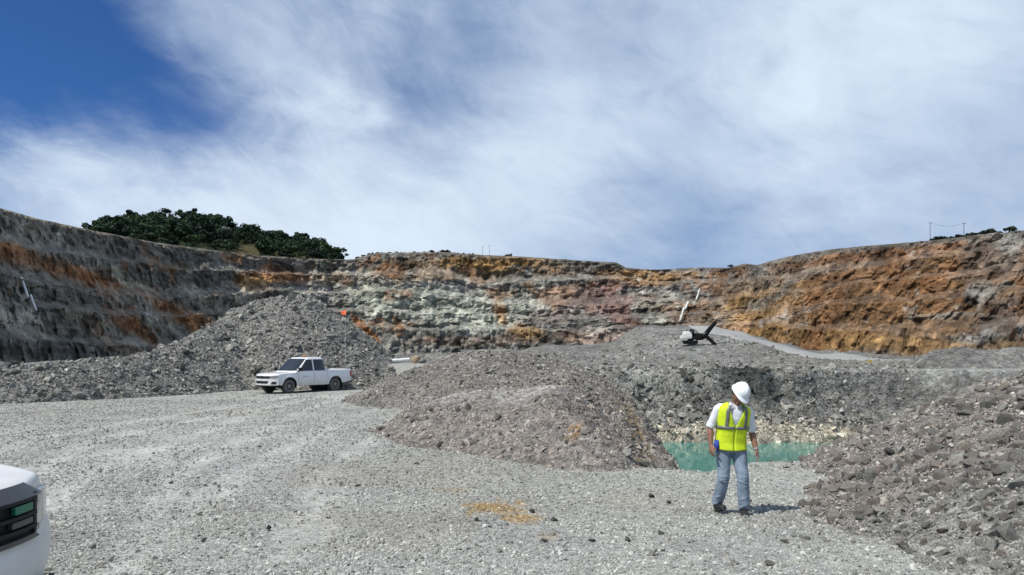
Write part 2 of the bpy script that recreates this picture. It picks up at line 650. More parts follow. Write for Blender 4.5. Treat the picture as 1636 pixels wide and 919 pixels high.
def ground_z(x, y, detail=True):
    x, y = np.asarray(x, float), np.asarray(y, float)
    z = plain_z(x, y)
    # grey bank of spoil in the right middle distance
    d, s = seg_dist(x, y, BERM)
    h = np.interp(s, range(len(BERM)), [b[2] for b in BERM])
    if detail:
        h = h * (1 + 0.16 * vnoise(x * 0.25, y * 0.25, 0, 31))
    z = z + np.maximum(h - 0.45 * np.maximum(d - 1.0, 0), 0)
    if detail:
        z = z + fbm(x * 0.055, y * 0.055, 0, 5, 3, gain=0.55) * np.interp(y, [30, 90, 130, 300], [0.0, 0.2, 2.2, 4.5]) * smooth(88, 100, y)
        z = z + fbm(x * 0.55, y * 0.55, 0, 4, 11) * 0.035 * (1 - smooth(60, 90, y))
    # the pond pit
    q = signed_in(x, y, PIT)
    if detail:
        q = q + fbm(x * 0.22, y * 0.22, 0, 4, 21) * 1.7 * smooth(20, 40, y) + fbm(x * 1.1, y * 1.1, 0, 3, 22) * 0.18
    cliff = smooth(22.0, 24.5, x) * (1 - smooth(29.0, 31, x)) * smooth(70, 76, y)
    if detail:
        cliff = np.clip(cliff + 0.55 * smooth(2, 10, x) * (1 - smooth(17, 20, x)) * smooth(70, 76, y) * (vnoise(x * 0.30, y * 0.1, 0, 5) > 0.1), 0, 1)
    soft = np.interp(q, [0, 9.0, 11.2, 14, 20], [0, 6.0, 6.6, 8.4, 9.0])
    lip = smooth(8, 13, x) * smooth(70, 76, y)
    soft = soft * (1 - lip) + lip * np.interp(q, [0, 0.7, 2.0, 9.0, 11.2, 14, 20], [0, 0.3, 2.9, 6.0, 6.6, 8.4, 9.0])
    hard = np.interp(q, [0, 0.5, 1.6, 3.2, 9.0, 11.2, 14, 20], [0, 0.3, 4.0, 4.5, 6.2, 6.7, 8.4, 9.0])
    z = z - np.where(q > 0, soft * (1 - cliff) + hard * cliff, 0)
    if detail:
        bank = smooth(0.5, 2.5, q) * smooth(25, 45, y)
        z = z + bank * fbm(x * 0.5, y * 0.5, z * 0.8, 5, 41, gain=0.6) * 1.9 * (z > WATER_Z - 0.6)
    return z


# wheel tracks pressed in the gravel floor, in plan
TRACKS = []
for pl in ([(60, 905), (150, 800), (250, 735), (380, 682), (450, 652), (520, 632)],
           [(-40, 760), (100, 700), (250, 672), (400, 648), (500, 628)],
           [(330, 905), (400, 800), (470, 735), (560, 690), (600, 662), (660, 642)]):
    base = []
    for px, py in pl:
        d = 2.14 * F / (py - HY)
        if d < 10:
            d = 1.95 * F / (py - HY)
        base.append(((px - CX) / F * d, d))
    base = np.array(base)
    tt = np.linspace(0, len(base) - 1, 40)
    c = np.c_[np.interp(tt, range(len(base)), base[:, 0]), np.interp(tt, range(len(base)), base[:, 1])]
    for _ in range(6):
        c[1:-1] = (c[:-2] + c[1:-1] + c[2:]) / 3
    t = np.gradient(c, axis=0)
    t /= np.linalg.norm(t, axis=1)[:, None]
    nn = np.c_[t[:, 1], -t[:, 0]]
    for off in (-0.78, 0.78):
        TRACKS.append([tuple(p) for p in (c + nn * off)[::2]])


def near_color(x, y):
    """what the gravel floor is made of: pale crushed rock, patches of other rock, ochre stain"""
    n1 = fbm(x * 0.16, y * 0.16, 0, 4, 51)
    n2 = fbm(x * 0.9, y * 0.9, 0, 4, 52)
    c = np.empty(x.shape + (3,))
    k = np.clip(0.5 + 0.9 * n1, 0, 1)[..., None]
    c[:] = np.array([0.300, 0.300, 0.266]) * (1 - k) + np.array([0.348, 0.354, 0.324]) * k
    p = smooth(0.10, 0.45, n2 + 0.3 * n1)[..., None]
    c = c * (1 - 0.22 * p) + np.array([0.16, 0.157, 0.162]) * 0.22 * p
    warm = smooth(0.15, 0.5, fbm(x * 0.3, y * 0.3, 0, 3, 57))[..., None]
    c = c * (1 - 0.3 * warm) + np.array([0.27, 0.24, 0.20]) * 0.3 * warm
    # ochre stains
    for px, py, rx, ry in ((800, 812, 1.0, 0.75), (838, 838, 0.75, 0.6), (760, 806, 0.6, 0.22), (880, 880, 0.2, 0.25), (730, 780, 0.5, 0.25)):
        d = 2.13 * F / (py - HY)
        x0 = (px - CX) / F * d
        q = 1 - np.hypot((x - x0) / (rx * 0.62), (y - d) / ry) + 1.1 * fbm(x * 2.4, y * 1.6, 0, 4, 55) + 0.9 * fbm(x * 9, y * 7, 0, 3, 56)
        a = (smooth(0.0, 1.0, q) * (0.66 if py > 800 and py < 860 else 0.4))[..., None]
        c = c * (1 - a) + np.array([0.33, 0.225, 0.10]) * a
    return c


def track_amount(x, y):
    a = np.zeros(np.shape(x))
    near = (y < 45)
    if near.any():
        xs, ys = x[near], y[near]
        m = np.zeros(xs.shape)
        for t in TRACKS:
            d, _ = seg_dist(xs, ys, t)
            m = np.maximum(m, 1 - smooth(0.12, 0.42, d + 0.12 * vnoise(xs * 1.3, ys * 1.3, 0, 8)))
        a[near] = m
    return a


def dark_cliff(x, y, z):
    """the near-black rock face in the far bank, and the dark cleft to its left"""
    w = 0.9 * fbm(x * 0.5, y * 0.5, z * 0.5, 3, 78)
    face = smooth(22.6, 23.6, x + w) * (1 - smooth(28.4, 29.6, x + w)) * smooth(-5.6, -4.8, z + w)
    cleft = smooth(0.9, 0.3, np.abs(x + 0.25 * (z + 4) - 19.8 + 0.6 * w)) * smooth(-7.4, -6.6, z)
    return np.maximum(face, 0.8 * cleft) * smooth(72, 76, y)


def build_ground():
    a_in = np.linspace(-0.74, 0.74, 560)
    a_out = 0.74 + np.cumsum(np.linspace(0.006, 0.09, 34))
    a = np.r_[-a_out[::-1], a_in, a_out]
    dens = [(1.0, 60, 0.0), ]
    d = [1.0]
    while d[-1] < 1500:
        y = d[-1]
        step = 0.016 * y
        if 66 < y < 90: step = 0.42
        elif 90 <= y < 130: step = 1.1
        elif y >= 130: step = 0.02 * y
        elif 13 < y < 30: step = 0.012 * y
        d.append(y + step)
    d = np.array(d)
    A, D = np.meshgrid(a, d)
    x, y = A * D, D
    z = ground_z(x, y)
    tr = track_amount(x, y)
    z = z - 0.03 * tr
    c = near_color(x, y)
    br = 1.0 + tr * (0.14 + 0.16 * fbm(x * 0.8, y * 0.8, 0, 3, 61))
    nr = y < 60
    dd, ss = seg_dist(x[nr], y[nr], TRACKS[0])
    dd2, ss2 = seg_dist(x[nr], y[nr], TRACKS[3])
    lines = vnoise(dd * 2.3, ss * 0.10, 0, 63) + 0.6 * vnoise(dd * 5.0, ss * 0.22, 4, 64)
    fade = smooth(5.5, 2.0, np.minimum(dd, dd2)) * smooth(-0.6, 0.3, 0.3 + vnoise(x[nr] * 0.2, y[nr] * 0.2, 0, 65))
    br[nr] = br[nr] + 0.11 * lines * fade
    br = br * (1 + 0.10 * fbm(x * 0.10, y * 0.22, 0, 3, 66))
    c = c * br[..., None]
    # rock of the pond's banks, pale band along the water, the dark cliff
    q = signed_in(x, y, PIT)
    px = CX + F * A
    rock = np.array([0.185, 0.184, 0.170]) * (1 + 0.5 * fbm(x * 0.35, y * 0.35, z * 0.35, 4, 71))[..., None]
    w = (smooth(-1.0, 1.5, q + vnoise(x * 0.5, y * 0.5, 0, 72)) * smooth(20, 40, y))[..., None]
    c = c * (1 - w) + rock * w
    green = smooth(0.0, 0.5, fbm(x * 0.13, y * 0.13, z * 0.2, 3, 75))[..., None]
    c = c * (1 - 0.4 * w * green) + np.array([0.105, 0.115, 0.105]) * 0.4 * w * green
    dk = (dark_cliff(x, y, z) * smooth(-0.2, 0.5, q))[..., None]
    c = c * (1 - 0.8 * dk) + np.array([0.045, 0.052, 0.050]) * 0.8 * dk
    pale = (smooth(-7.3, -8.0, z + 0.45 * fbm(x * 0.3, y * 0.3, 0, 3, 73)) * smooth(45, 60, y) * (q > 0))[..., None]
    c = c * (1 - 0.85 * pale) + np.array([0.34, 0.315, 0.25]) * 0.85 * pale
    # middle distance: dark grey spoil, greener and darker on the rise
    far = smooth(86, 96, y)[..., None]
    n = fbm(x * 0.03, y * 0.03, 0, 5, 81)
    n2 = fbm(x * 0.12, y * 0.12, 0, 4, 82)
    fc = np.array([0.205, 0.203, 0.185]) * (1 + 0.45 * n + 0.45 * n2)[..., None]
    br_ = smooth(1180, 1250, px)[..., None] * (1 - smooth(1430, 1470, px)[..., None]) * smooth(0.0, 0.4, n2 + 0.2)[..., None]
    fc = fc * (1 - 0.45 * br_) + np.array([0.21, 0.175, 0.13]) * 0.45 * br_
    c = c * (1 - far) + fc * far
    pos = np.stack([x, y, z], -1)
    cut = int(np.argmin(np.abs(d - 58)))
    me = mesh_np('ground', pos[:cut + 1].reshape(-1, 3), grid_faces(cut + 1, len(a)), c[:cut + 1].reshape(-1, 3), True)
    tag(link('ground', me, None, M_GROUND), 'pale grey crushed rock floor of the quarry with wheel tracks and an ochre stain', 'ground', kind='structure')
    me = mesh_np('terrain', pos[cut:].reshape(-1, 3), grid_faces(len(d) - cut, len(a)), c[cut:].reshape(-1, 3), True)
    tag(link('terrain', me, None, M_SPOIL), 'dark grey spoil ground rising beyond the pond to the pit walls', 'terrain', kind='structure')


def build_pond():
    m = principled('turquoise_water', (0.030, 0.165, 0.128), 0.05, spec=0.5)
    N, L = m.node_tree.nodes, m.node_tree.links
    b = N['Principled BSDF']
    tc = N.new('ShaderNodeTexCoord')
    mp = N.new('ShaderNodeMapping'); mp.inputs['Scale'].default_value = (1.0, 0.35, 1)
    L.new(tc.outputs['Object'], mp.inputs[0])
    n = N.new('ShaderNodeTexNoise'); n.inputs['Scale'].default_value = 0.9; n.inputs['Detail'].default_value = 4
    L.new(mp.outputs[0], n.inputs['Vector'])
    bp = N.new('ShaderNodeBump'); bp.inputs['Strength'].default_value = 0.3; bp.inputs['Distance'].default_value = 0.10
    L.new(n.outputs[0], bp.inputs['Height']); L.new(bp.outputs[0], b.inputs['Normal'])
    n2 = N.new('ShaderNodeTexNoise'); n2.inputs['Scale'].default_value = 0.10; n2.inputs['Detail'].default_value = 5
    L.new(mp.outputs[0], n2.inputs['Vector'])
    rp = N.new('ShaderNodeValToRGB')
    rp.color_ramp.elements[0].position = 0.35; rp.color_ramp.elements[0].color = (0.040, 0.155, 0.125, 1)
    rp.color_ramp.elements[1].position = 0.7; rp.color_ramp.elements[1].color = (0.080, 0.260, 0.205, 1)
    L.new(n2.outputs[0], rp.inputs[0]); L.new(rp.outputs[0], b.inputs['Base Color'])
    bm = bmesh.new()
    vs = [bm.verts.new((x, y, WATER_Z)) for x, y in ((-12, 14), (60, 14), (60, 92), (-12, 92))]
    bm.faces.new(vs)
    bmesh.ops.subdivide_edges(bm, edges=bm.edges[:], cuts=12, use_grid_fill=True)
    for v in list(bm.verts):
        if not inside(np.array([v.co.x]), np.array([v.co.y]), PIT)[0] and seg_dist(np.array([v.co.x]), np.array([v.co.y]), PIT, True)[0][0] > 7:
            bm.verts.remove(v)
    o = obj_bm('pond', bm, m)
    tag(o, 'milky turquoise pond at the bottom of the small pit behind the worker', 'pond', kind='structure')


def build_road():
    m = rock_mat('road_gravel', layers=((0.5, 0.1),), var=0.12, vscale=0.3)
    pts = np.array([(1128, 258), (1150, 246), (1185, 236), (1230, 218), (1290, 203), (1350, 190), (1440, 178), (1500, 160)], float)
    t = np.linspace(0, len(pts) - 1, 120)
    px = np.interp(t, range(len(pts)), pts[:, 0]); d = np.interp(t, range(len(pts)), pts[:, 1])
    k = np.ones(9) / 9
    for arr in (px, d):
        arr[4:-4] = np.convolve(arr, k, 'valid')
    x, y = (px - CX) / F * d, d
    c = np.c_[x, y]
    tg = np.gradient(c, axis=0); tg /= np.linalg.norm(tg, axis=1)[:, None]
    nn = np.c_[-tg[:, 1], tg[:, 0]]
    W = np.linspace(-10, 10, 9)
    v = []
    zc = ground_z(x, y, False)
    for i in range(len(c)):
        for w in W:
            q = c[i] + nn[i] * w
            z = ground_z(q[0:1], q[1:2])[0]
            v.append((q[0], q[1], max(z, zc[i] - 0.2) + 0.55 - 0.25 * abs(w / 10) ** 3))
    # the shoulders run down into the ground
    v = np.array(v).reshape(len(c), len(W), 3)
    v[:, 0, 2] -= 2.2; v[:, -1, 2] -= 2.2
    col = np.tile(np.array([0.285, 0.285, 0.272]), (v.shape[0] * v.shape[1], 1))
    col *= (1 + 0.08 * fbm(v[..., 0] * .1, v[..., 1] * .1, 0, 3, 5)).reshape(-1, 1)
    me = mesh_np('road', v.reshape(-1, 3), grid_faces(len(c), len(W)), col, True)
    o = link('road', me, None, m)
    tag(o, 'pale gravel haul road running down past the foot of the rusty right wall', 'road', kind='structure')


# ------------------------------------------------------------------ the pit walls (lofted bench by bench)
LINES = [
    ([-900, 0, 60, 160, 250, 330, 420, 550, 565, 590, 605, 700, 810, 900, 960, 985, 1000, 1040, 1120, 1165, 1190, 1210, 1250, 1330, 1480, 1560, 1636, 2500],
     [250, 333, 349, 371, 388, 399, 409, 415, 414, 406, 404, 403, 409, 414, 418, 419, 428, 431, 428, 428, 421, 423, 412, 398, 385, 376, 368, 300]),
    ([-900, 0, 94, 200, 330, 420, 550, 700, 780, 860, 960, 1060, 1120, 1170, 1250, 1480, 1636, 2500],
     [330, 388, 405, 420, 432, 437, 440, 443, 452, 447, 446, 452, 456, 456, 442, 415, 402, 360]),
    ([-900, 0, 94, 184, 274, 333, 420, 550, 700, 820, 930, 1060, 1110, 1200, 1350, 1480, 1636, 2500],
     [410, 440, 459, 474, 477, 472, 470, 468, 474, 484, 486, 482, 485, 475, 455, 443, 432, 400]),
    ([-900, 0, 94, 200, 300, 420, 550, 700, 820, 930, 1060, 1110, 1200, 1350, 1480, 1636, 2500],
     [480, 490, 497, 506, 505, 500, 497, 502, 507, 509, 506, 506, 502, 488, 480, 468, 450]),
    ([-900, 0, 157, 258, 330, 420, 550, 700, 890, 1060, 1110, 1200, 1350, 1480, 1636, 2500],
     [545, 545, 551, 555, 540, 525, 522, 527, 528, 525, 522, 519, 530, 528, 520, 520]),
    ([-900, 0, 300, 550, 700, 880, 1000, 1100, 1160, 1220, 1300, 1440, 1636, 2500],
     [620, 615, 612, 590, 580, 572, 556, 542, 548, 562, 580, 592, 600, 620]),
]
BASE_D = ([-900, 0, 150, 300, 420, 550, 800, 1050, 1110, 1160, 1220, 1300, 1440, 1636, 2500],
          [130, 240, 310, 400, 470, 520, 540, 540, 530, 490, 440, 385, 320, 270, 150])

# geology of the wall: (px, py, rx, ry, tilt, colour, strength)
RUST = (0.178, 0.086, 0.038)
OCHRE = (0.200, 0.125, 0.055)
DARK = (0.070, 0.072, 0.074)
PALE = (0.29, 0.31, 0.275)
MAROON = (0.150, 0.100, 0.092)
GREY = (0.150, 0.152, 0.148)
GEO = [
    # left wall
    (100, 372, 190, 26, 0.22, (0.115, 0.110, 0.100), 0.7), (60, 425, 150, 22, 0.30, RUST, 0.75), (200, 455, 90, 12, 0.25, RUST, 0.6),
    (20, 400, 60, 10, 0.3, RUST, 0.5), (320, 430, 120, 28, 0.10, DARK, 0.8), (220, 420, 60, 36, 0.4, DARK, 0.6), (140, 480, 120, 22, 0.5, DARK, 0.65),
    (60, 470, 90, 22, 0.5, DARK, 0.5), (220, 522, 60, 14, 0.75, (0.16, 0.085, 0.05), 0.8), (190, 545, 70, 14, 0.6, (0.13, 0.085, 0.06), 0.6),
    (300, 512, 70, 20, 0.6, RUST, 0.85), (30, 510, 45, 16, -0.4, (0.21, 0.21, 0.20), 0.9), (90, 560, 160, 22, 0.1, (0.085, 0.088, 0.092), 0.6),
    (200, 440, 22, 10, 0.5, PALE, 0.6), (225, 458, 26, 5, 0.3, PALE, 0.6), (90, 376, 10, 16, 0.3, PALE, 0.5), (150, 500, 60, 10, 0.6, (0.19, 0.19, 0.18), 0.6),
    (450, 412, 140, 10, 0.03, (0.075, 0.072, 0.066), 0.8), (450, 445, 65, 16, 0.0, RUST, 0.9), (520, 440, 40, 14, 0, OCHRE, 0.4), (400, 455, 50, 16, 0, OCHRE, 0.7),
    (370, 490, 80, 12, 0.0, (0.17, 0.17, 0.16), 0.6), (270, 425, 40, 8, 0.2, (0.20, 0.15, 0.09), 0.5),
    # back wall
    (640, 420, 90, 14, 0.0, (0.085, 0.070, 0.055), 0.85), (770, 422, 110, 14, 0.0, OCHRE, 1.0), (700, 440, 140, 10, 0, (0.17, 0.12, 0.075), 0.7),
    (860, 430, 60, 12, 0, (0.15, 0.105, 0.06), 0.7), (940, 425, 60, 10, 0.0, (0.10, 0.095, 0.085), 0.8), (1030, 445, 110, 14, 0.0, (0.22, 0.13, 0.055), 0.8),
    (640, 490, 90, 44, 0, PALE, 0.75), (780, 492, 90, 36, 0, PALE, 0.9), (580, 455, 26, 22, 0, (0.34, 0.34, 0.30), 0.6), (720, 520, 120, 18, 0, (0.25, 0.265, 0.24), 0.6),
    (850, 470, 36, 26, 0, PALE, 0.5), (805, 500, 13, 26, 0.2, OCHRE, 0.8), (840, 535, 34, 16, 0, OCHRE, 0.85), (575, 520, 16, 12, 0.7, RUST, 0.95), (645, 520, 8, 9, 0, RUST, 0.9),
    (660, 470, 10, 8, 0, RUST, 0.6), (800, 465, 26, 10, 0, RUST, 0.65), (555, 450, 12, 10, 0, RUST, 0.5), (590, 540, 10, 10, 0.4, RUST, 0.9), (690, 545, 12, 6, 0, RUST, 0.5),
    (900, 470, 40, 22, 0, (0.175, 0.112, 0.075), 0.8), (970, 480, 75, 30, 0, MAROON, 0.95), (1000, 505, 50, 22, 0, MAROON, 0.95), (900, 505, 60, 16, 0, (0.165, 0.135, 0.125), 0.7),
    (960, 540, 90, 14, 0, (0.24, 0.19, 0.165), 0.8), (900, 540, 30, 12, 0, (0.24, 0.165, 0.12), 0.6), (1060, 495, 46, 30, 0, (0.185, 0.195, 0.185), 0.85), (1050, 512, 22, 8, 0, PALE, 0.7),
    (1020, 466, 30, 9, 0, (0.25, 0.255, 0.24), 0.7), (1130, 470, 40, 20, -0.8, (0.155, 0.145, 0.13), 0.6), (760, 548, 150, 10, 0, (0.16, 0.115, 0.085), 0.5),
    # right wall
    (1420, 475, 340, 90, -0.10, (0.155, 0.088, 0.043), 0.95), (1200, 490, 90, 34, -0.3, OCHRE, 0.85), (1300, 540, 160, 22, 0.08, OCHRE, 0.9), (1460, 555, 150, 22, 0.0, OCHRE, 0.8),
    (1280, 440, 150, 14, -0.22, (0.15, 0.128, 0.105), 0.8), (1400, 412, 150, 12, -0.12, (0.135, 0.072, 0.042), 0.7), (1400, 396, 240, 7, -0.11, (0.115, 0.105, 0.095), 0.9), (1560, 430, 70, 26, 0, (0.165, 0.115, 0.075), 0.4),
    (1500, 507, 70, 8, -0.05, (0.21, 0.20, 0.18), 0.8), (1560, 470, 26, 22, 0.4, (0.20, 0.205, 0.19), 0.6), (1545, 480, 14, 16, 0.2, DARK, 0.9), (1600, 400, 30, 30, -0.5, (0.21, 0.22, 0.205), 0.5),
    (1550, 420, 30, 30, 0.2, (0.10, 0.085, 0.08), 0.6), (1560, 540, 70, 8, 0, (0.17, 0.175, 0.175), 0.6), (1230, 475, 46, 10, -0.5, (0.17, 0.165, 0.155), 0.7), (1260, 505, 60, 6, -0.2, (0.21, 0.19, 0.165), 0.6),
    (1620, 560, 60, 26, 0, (0.20, 0.125, 0.05), 0.6), (1210, 556, 50, 8, 0.25, (0.17, 0.18, 0.185), 0.9), (1140, 520, 30, 14, -0.5, (0.16, 0.155, 0.145), 0.6),
]


def blocks(S, z, ls, lz, seed):
    """jointed rock: each block of about ls x lz metres has its own value, -1..1"""
    u = S / ls + 0.45 * vnoise(S / ls * 0.6, z / lz * 0.6, 0, seed)
    v = z / lz + 0.5 * vnoise(S / ls * 0.5, z / lz * 0.5, 3, seed + 1)
    row = np.floor(v)
    u = u + 0.63 * row
    col = np.floor(u)
    return _hash(col.astype(np.int64), row.astype(np.int64), np.zeros_like(col).astype(np.int64), seed) * 2 - 1


def wall_grid():
    px = np.r_[np.linspace(-880, -40, 70), np.linspace(-30, 1666, 1150), np.linspace(1680, 2480, 60)]
    rows_py, rows_f, rows_t = [], [], []     # row: photo row, 0 (rim) .. 5 (base), 1 on the loose scree of a bench
    lines = [np.interp(px, *l) for l in LINES]
    k = np.ones(9) / 9
    for i in range(len(lines)):
        wob = vnoise(px * 0.018, i * 9.1, 0, 91) * (3.2 if i else 0.5) + vnoise(px * 0.07, i * 9.1, 0, 92) * (1.8 if i else 0.35) + vnoise(px * 0.2, i * 9.1, 0, 93) * (0.8 if i else 0.2)
        lines[i] = lines[i] + wob
    base_d = np.interp(px, *BASE_D)
    base_d = np.convolve(np.pad(base_d, 40, 'edge'), np.ones(81) / 81, 'valid')
    # metres of height between two lines, and the run that goes with them
    depth = [None] * 6
    depth[5] = base_d
    for i in range(4, -1, -1):
        h = np.maximum(lines[i + 1] - lines[i], 1) / F * depth[i + 1]
        depth[i] = depth[i + 1] + h * 0.75 + 2.0
    n_per = [30, 34, 34, 34, 30]
    P, D, T, K = [], [], [], []
    for i in range(5):
        for j in range(n_per[i]):
            t = j / n_per[i]
            # the bench edge, a steep face, then scree lying on the bench below
            frac = 0.70 + 0.12 * vnoise(px * 0.02, i * 5.0, 0, 95) + 0.10 * vnoise(px * 0.09, i * 5.0, 0, 96)
            run_face = np.interp(px, [200, 420, 1080, 1180], [0.32, 0.30, 0.30, 0.45])
            tt = np.where(t < frac, t / frac * run_face, run_face + (t - frac) / (1 - frac) * (1 - run_face))
            P.append(lines[i] * (1 - t) + lines[i + 1] * t)
            D.append(depth[i] * (1 - tt) + depth[i + 1] * tt)
            T.append(smooth(frac - 0.03, frac + 0.06, t) * np.interp(px, [200, 420, 1080, 1180], [1.0, 0.9, 0.9, 0.55]))
            K.append(np.full(px.shape, i + t))
    P.append(lines[5]); D.append(depth[5]); T.append(np.zeros(px.shape)); K.append(np.full(px.shape, 5.0))
    P, D, T, K = map(np.array, (P, D, T, K))
    A = np.broadcast_to((px - CX) / F, P.shape)
    x, y, z = A * D, D, (HY - P) / F * D
    # relief: gullies and buttresses pushed in and out along the plan normal
    arc = np.cumsum(np.r_[0, np.hypot(np.diff((px - CX) / F * base_d), np.diff(base_d))])
    S = np.broadcast_to(arc, P.shape)
    lean0 = np.interp(px, [250, 480, 1080, 1200], [0.6, 0.0, 0.0, -0.6])[None, :]
    SR = S + lean0 * z + 6 * fbm(x * 0.03, y * 0.03, z * 0.05, 3, 99)
    rib = fbm(SR * 0.055, z * 0.03, 0, 4, 101, ridge=True)
    rib2 = fbm(SR * 0.20, z * 0.08, 0, 3, 102, ridge=True)
    big = fbm(x * 0.012, y * 0.012, z * 0.02, 3, 103)
    fine = fbm(x * 0.16, y * 0.16, z * 0.22, 4, 104, gain=0.6)
    strata = fbm(S * 0.012, z * 0.30 + S * 0.012, 0, 3, 105)
    edge = np.clip(K / 0.12, 0, 1)
    face = 1 - 0.75 * T
    lf = np.interp(px, [300, 500, 700, 1100, 1250], [0.95, 1.0, 0.85, 0.85, 0.75])
    b1 = blocks(SR, z, 9.0, 5.0, 301)
    b2 = blocks(SR, z, 3.6, 2.3, 302)
    rib3 = fbm(SR * 0.5, z * 0.16, 4, 2, 107, ridge=True)
    push = (big * 9.0 + (rib * 3.6 + rib2 * 2.1 + rib3 * 0.6 + b1 * 1.3 + b2 * 1.0) * face + fine * 2.8 + strata * 0.4 * face) * lf * edge
    pos = np.stack([x, y, z], -1)
    rim_n = np.stack([-A, -np.ones_like(A), 0.12 * np.ones_like(A)], -1)
    rim_n /= np.linalg.norm(rim_n, axis=-1, keepdims=True)
    pos = pos + rim_n * push[..., None]
    # colour of the rock
    PX = np.broadcast_to(px, P.shape)
    wx = PX + 26 * fbm(S * 0.02, z * 0.03, 0, 4, 111)
    wy = P + 9 * fbm(S * 0.02, z * 0.03, 7, 4, 112)
    n = fbm(x * 0.02, y * 0.02, z * 0.04, 5, 113, gain=0.6)
    col = np.array(GREY) * (1 + 0.45 * n)[..., None]
    col = np.broadcast_to(col, P.shape + (3,)).copy()
    for gx, gy, rx, ry, tilt, gc, st in GEO:
        dx, dy = wx - gx, wy - gy
        dy = dy - tilt * dx
        q = np.hypot(dx / rx, dy / ry)
        a = smooth(1.25, 0.45, q + 0.55 * fbm(S * 0.045, z * 0.09, gx, 4, 120, gain=0.6))
        a = (a * st)[..., None]
        col = col * (1 - a) + np.array(gc) * a
    # streaks that run down the faces, stains along the joints
    lean = np.interp(px, [250, 480, 1080, 1200], [0.55, 0.0, 0.0, -0.7])[None, :]
    SL = S + lean * z + 7 * fbm(x * 0.03, y * 0.03, z * 0.06, 3, 129)
    st = fbm(SL * 0.13, z * 0.05, 3, 4, 130, gain=0.6)
    st2 = fbm(SL * 0.33, z * 0.14, 9, 3, 131, gain=0.65)
    st3 = fbm(x * 0.06, y * 0.06, z * 0.10, 4, 136, gain=0.65)
    st4 = fbm(SL * 0.55, z * 0.16, 19, 3, 137, gain=0.7) * np.interp(px, [300, 600, 1080, 1200], [0.6, 0.3, 0.3, 0.9])[None, :]
    sw = np.interp(px, [250, 520, 1080, 1200], [0.35, 0.8, 0.8, 0.85])[None, :]
    fc = 1 - 0.6 * T
    col *= np.clip(1 + sw * (0.35 * st + 0.50 * st2 + 0.45 * st4) + 0.75 * st3 + (0.26 * b1 + 0.26 * b2) * fc, 0.36, 2.1)[..., None]
    spots = smooth(0.42, 0.6, fbm(S * 0.10, z * 0.12, 5, 4, 132, gain=0.65) + 0.04)[..., None] * np.interp(px, [500, 560, 1100, 1160], [0.3, 0.75, 0.75, 0.4])[None, :, None]
    col = col * (1 - spots) + np.array([0.33, 0.335, 0.31]) * spots
    rs = smooth(0.22, 0.46, fbm(S * 0.05, z * 0.06, 15, 5, 133, gain=0.65))[..., None] * np.interp(px, [0, 560, 900, 1100, 1200], [0.4, 0.75, 0.6, 0.6, 0.5])[None, :, None]
    col = col * (1 - rs) + np.array(RUST) * rs
    # scree on the benches is the same rock, greyed with dust
    tt = (T * np.interp(px, [300, 600, 1100, 1200], [0.48, 0.30, 0.30, 0.34]))[..., None]
    dust = np.array([0.175, 0.172, 0.162])
    col = col * (1 - tt) + dust * tt
    # a strip of weathered soil under the rim
    rimw = (1 - smooth(0.0, 0.35, K + 0.12 * n))[..., None] * 0.7
    col = col * (1 - rimw) + np.array([0.105, 0.098, 0.085]) * rimw
    return px, pos, np.clip(col * np.stack([np.interp(px, [300, 600, 1100, 1200], w) for w in ([1.48, 1.28, 1.24, 1.10], [1.38, 1.23, 1.20, 1.06], [1.18, 1.13, 1.12, 1.0])], -1)[None], 0.01, 0.6)


def rim_point(px):
    i = int(np.argmin(np.abs(WALL_PX - px)))
    return WALL_POS[0, i]


def build_walls():
    global WALL_PX, WALL_POS
    px, pos, col = wall_grid()
    WALL_PX, WALL_POS = px, pos
    # behind the rim the land goes on, level at first and then falling away
    back = []
    for k, (run, dz) in enumerate(((3, 0.0), (12, -0.6), (40, -3), (140, -22), (420, -75))):
        q = pos[0].copy()
        n = q[:, :2] / np.linalg.norm(q[:, :2], axis=1)[:, None]
        q[:, :2] += n * run
        q[:, 2] += dz + (0.2 * vnoise(px * .1, k, 0, 5) if k else 0)
        back.append(q)
    back = np.array(back[::-1])
    pos = np.concatenate([back, pos], 0)
    col = np.concatenate([np.tile(np.array([0.10, 0.095, 0.08]), (5, len(px), 1)), col], 0)
    nr = pos.shape[0]
    c1 = int(np.argmin(np.abs(px - 558))); c2 = int(np.argmin(np.abs(px - 1120)))
    for name, a, b, lab in (('pit_wall_left', 0, c1, 'dark grey benched pit wall with rusty bands on the left side'),
                            ('pit_wall_back', c1, c2, 'pale greenish and maroon benched wall closing the far end of the pit'),
                            ('pit_wall_right', c2, len(px) - 1, 'rust brown and ochre pit wall climbing to the right')):
        v = pos[:, a:b + 1].reshape(-1, 3)
        me = mesh_np(name, v, grid_faces(nr, b - a + 1, flip=True), col[:, a:b + 1].reshape(-1, 3), True)
        tag(link(name, me, None, M_WALL), lab, 'pit wall', kind='structure')


build_ground()
build_pond()
build_road()
build_walls()

# ------------------------------------------------------------------ broken rock


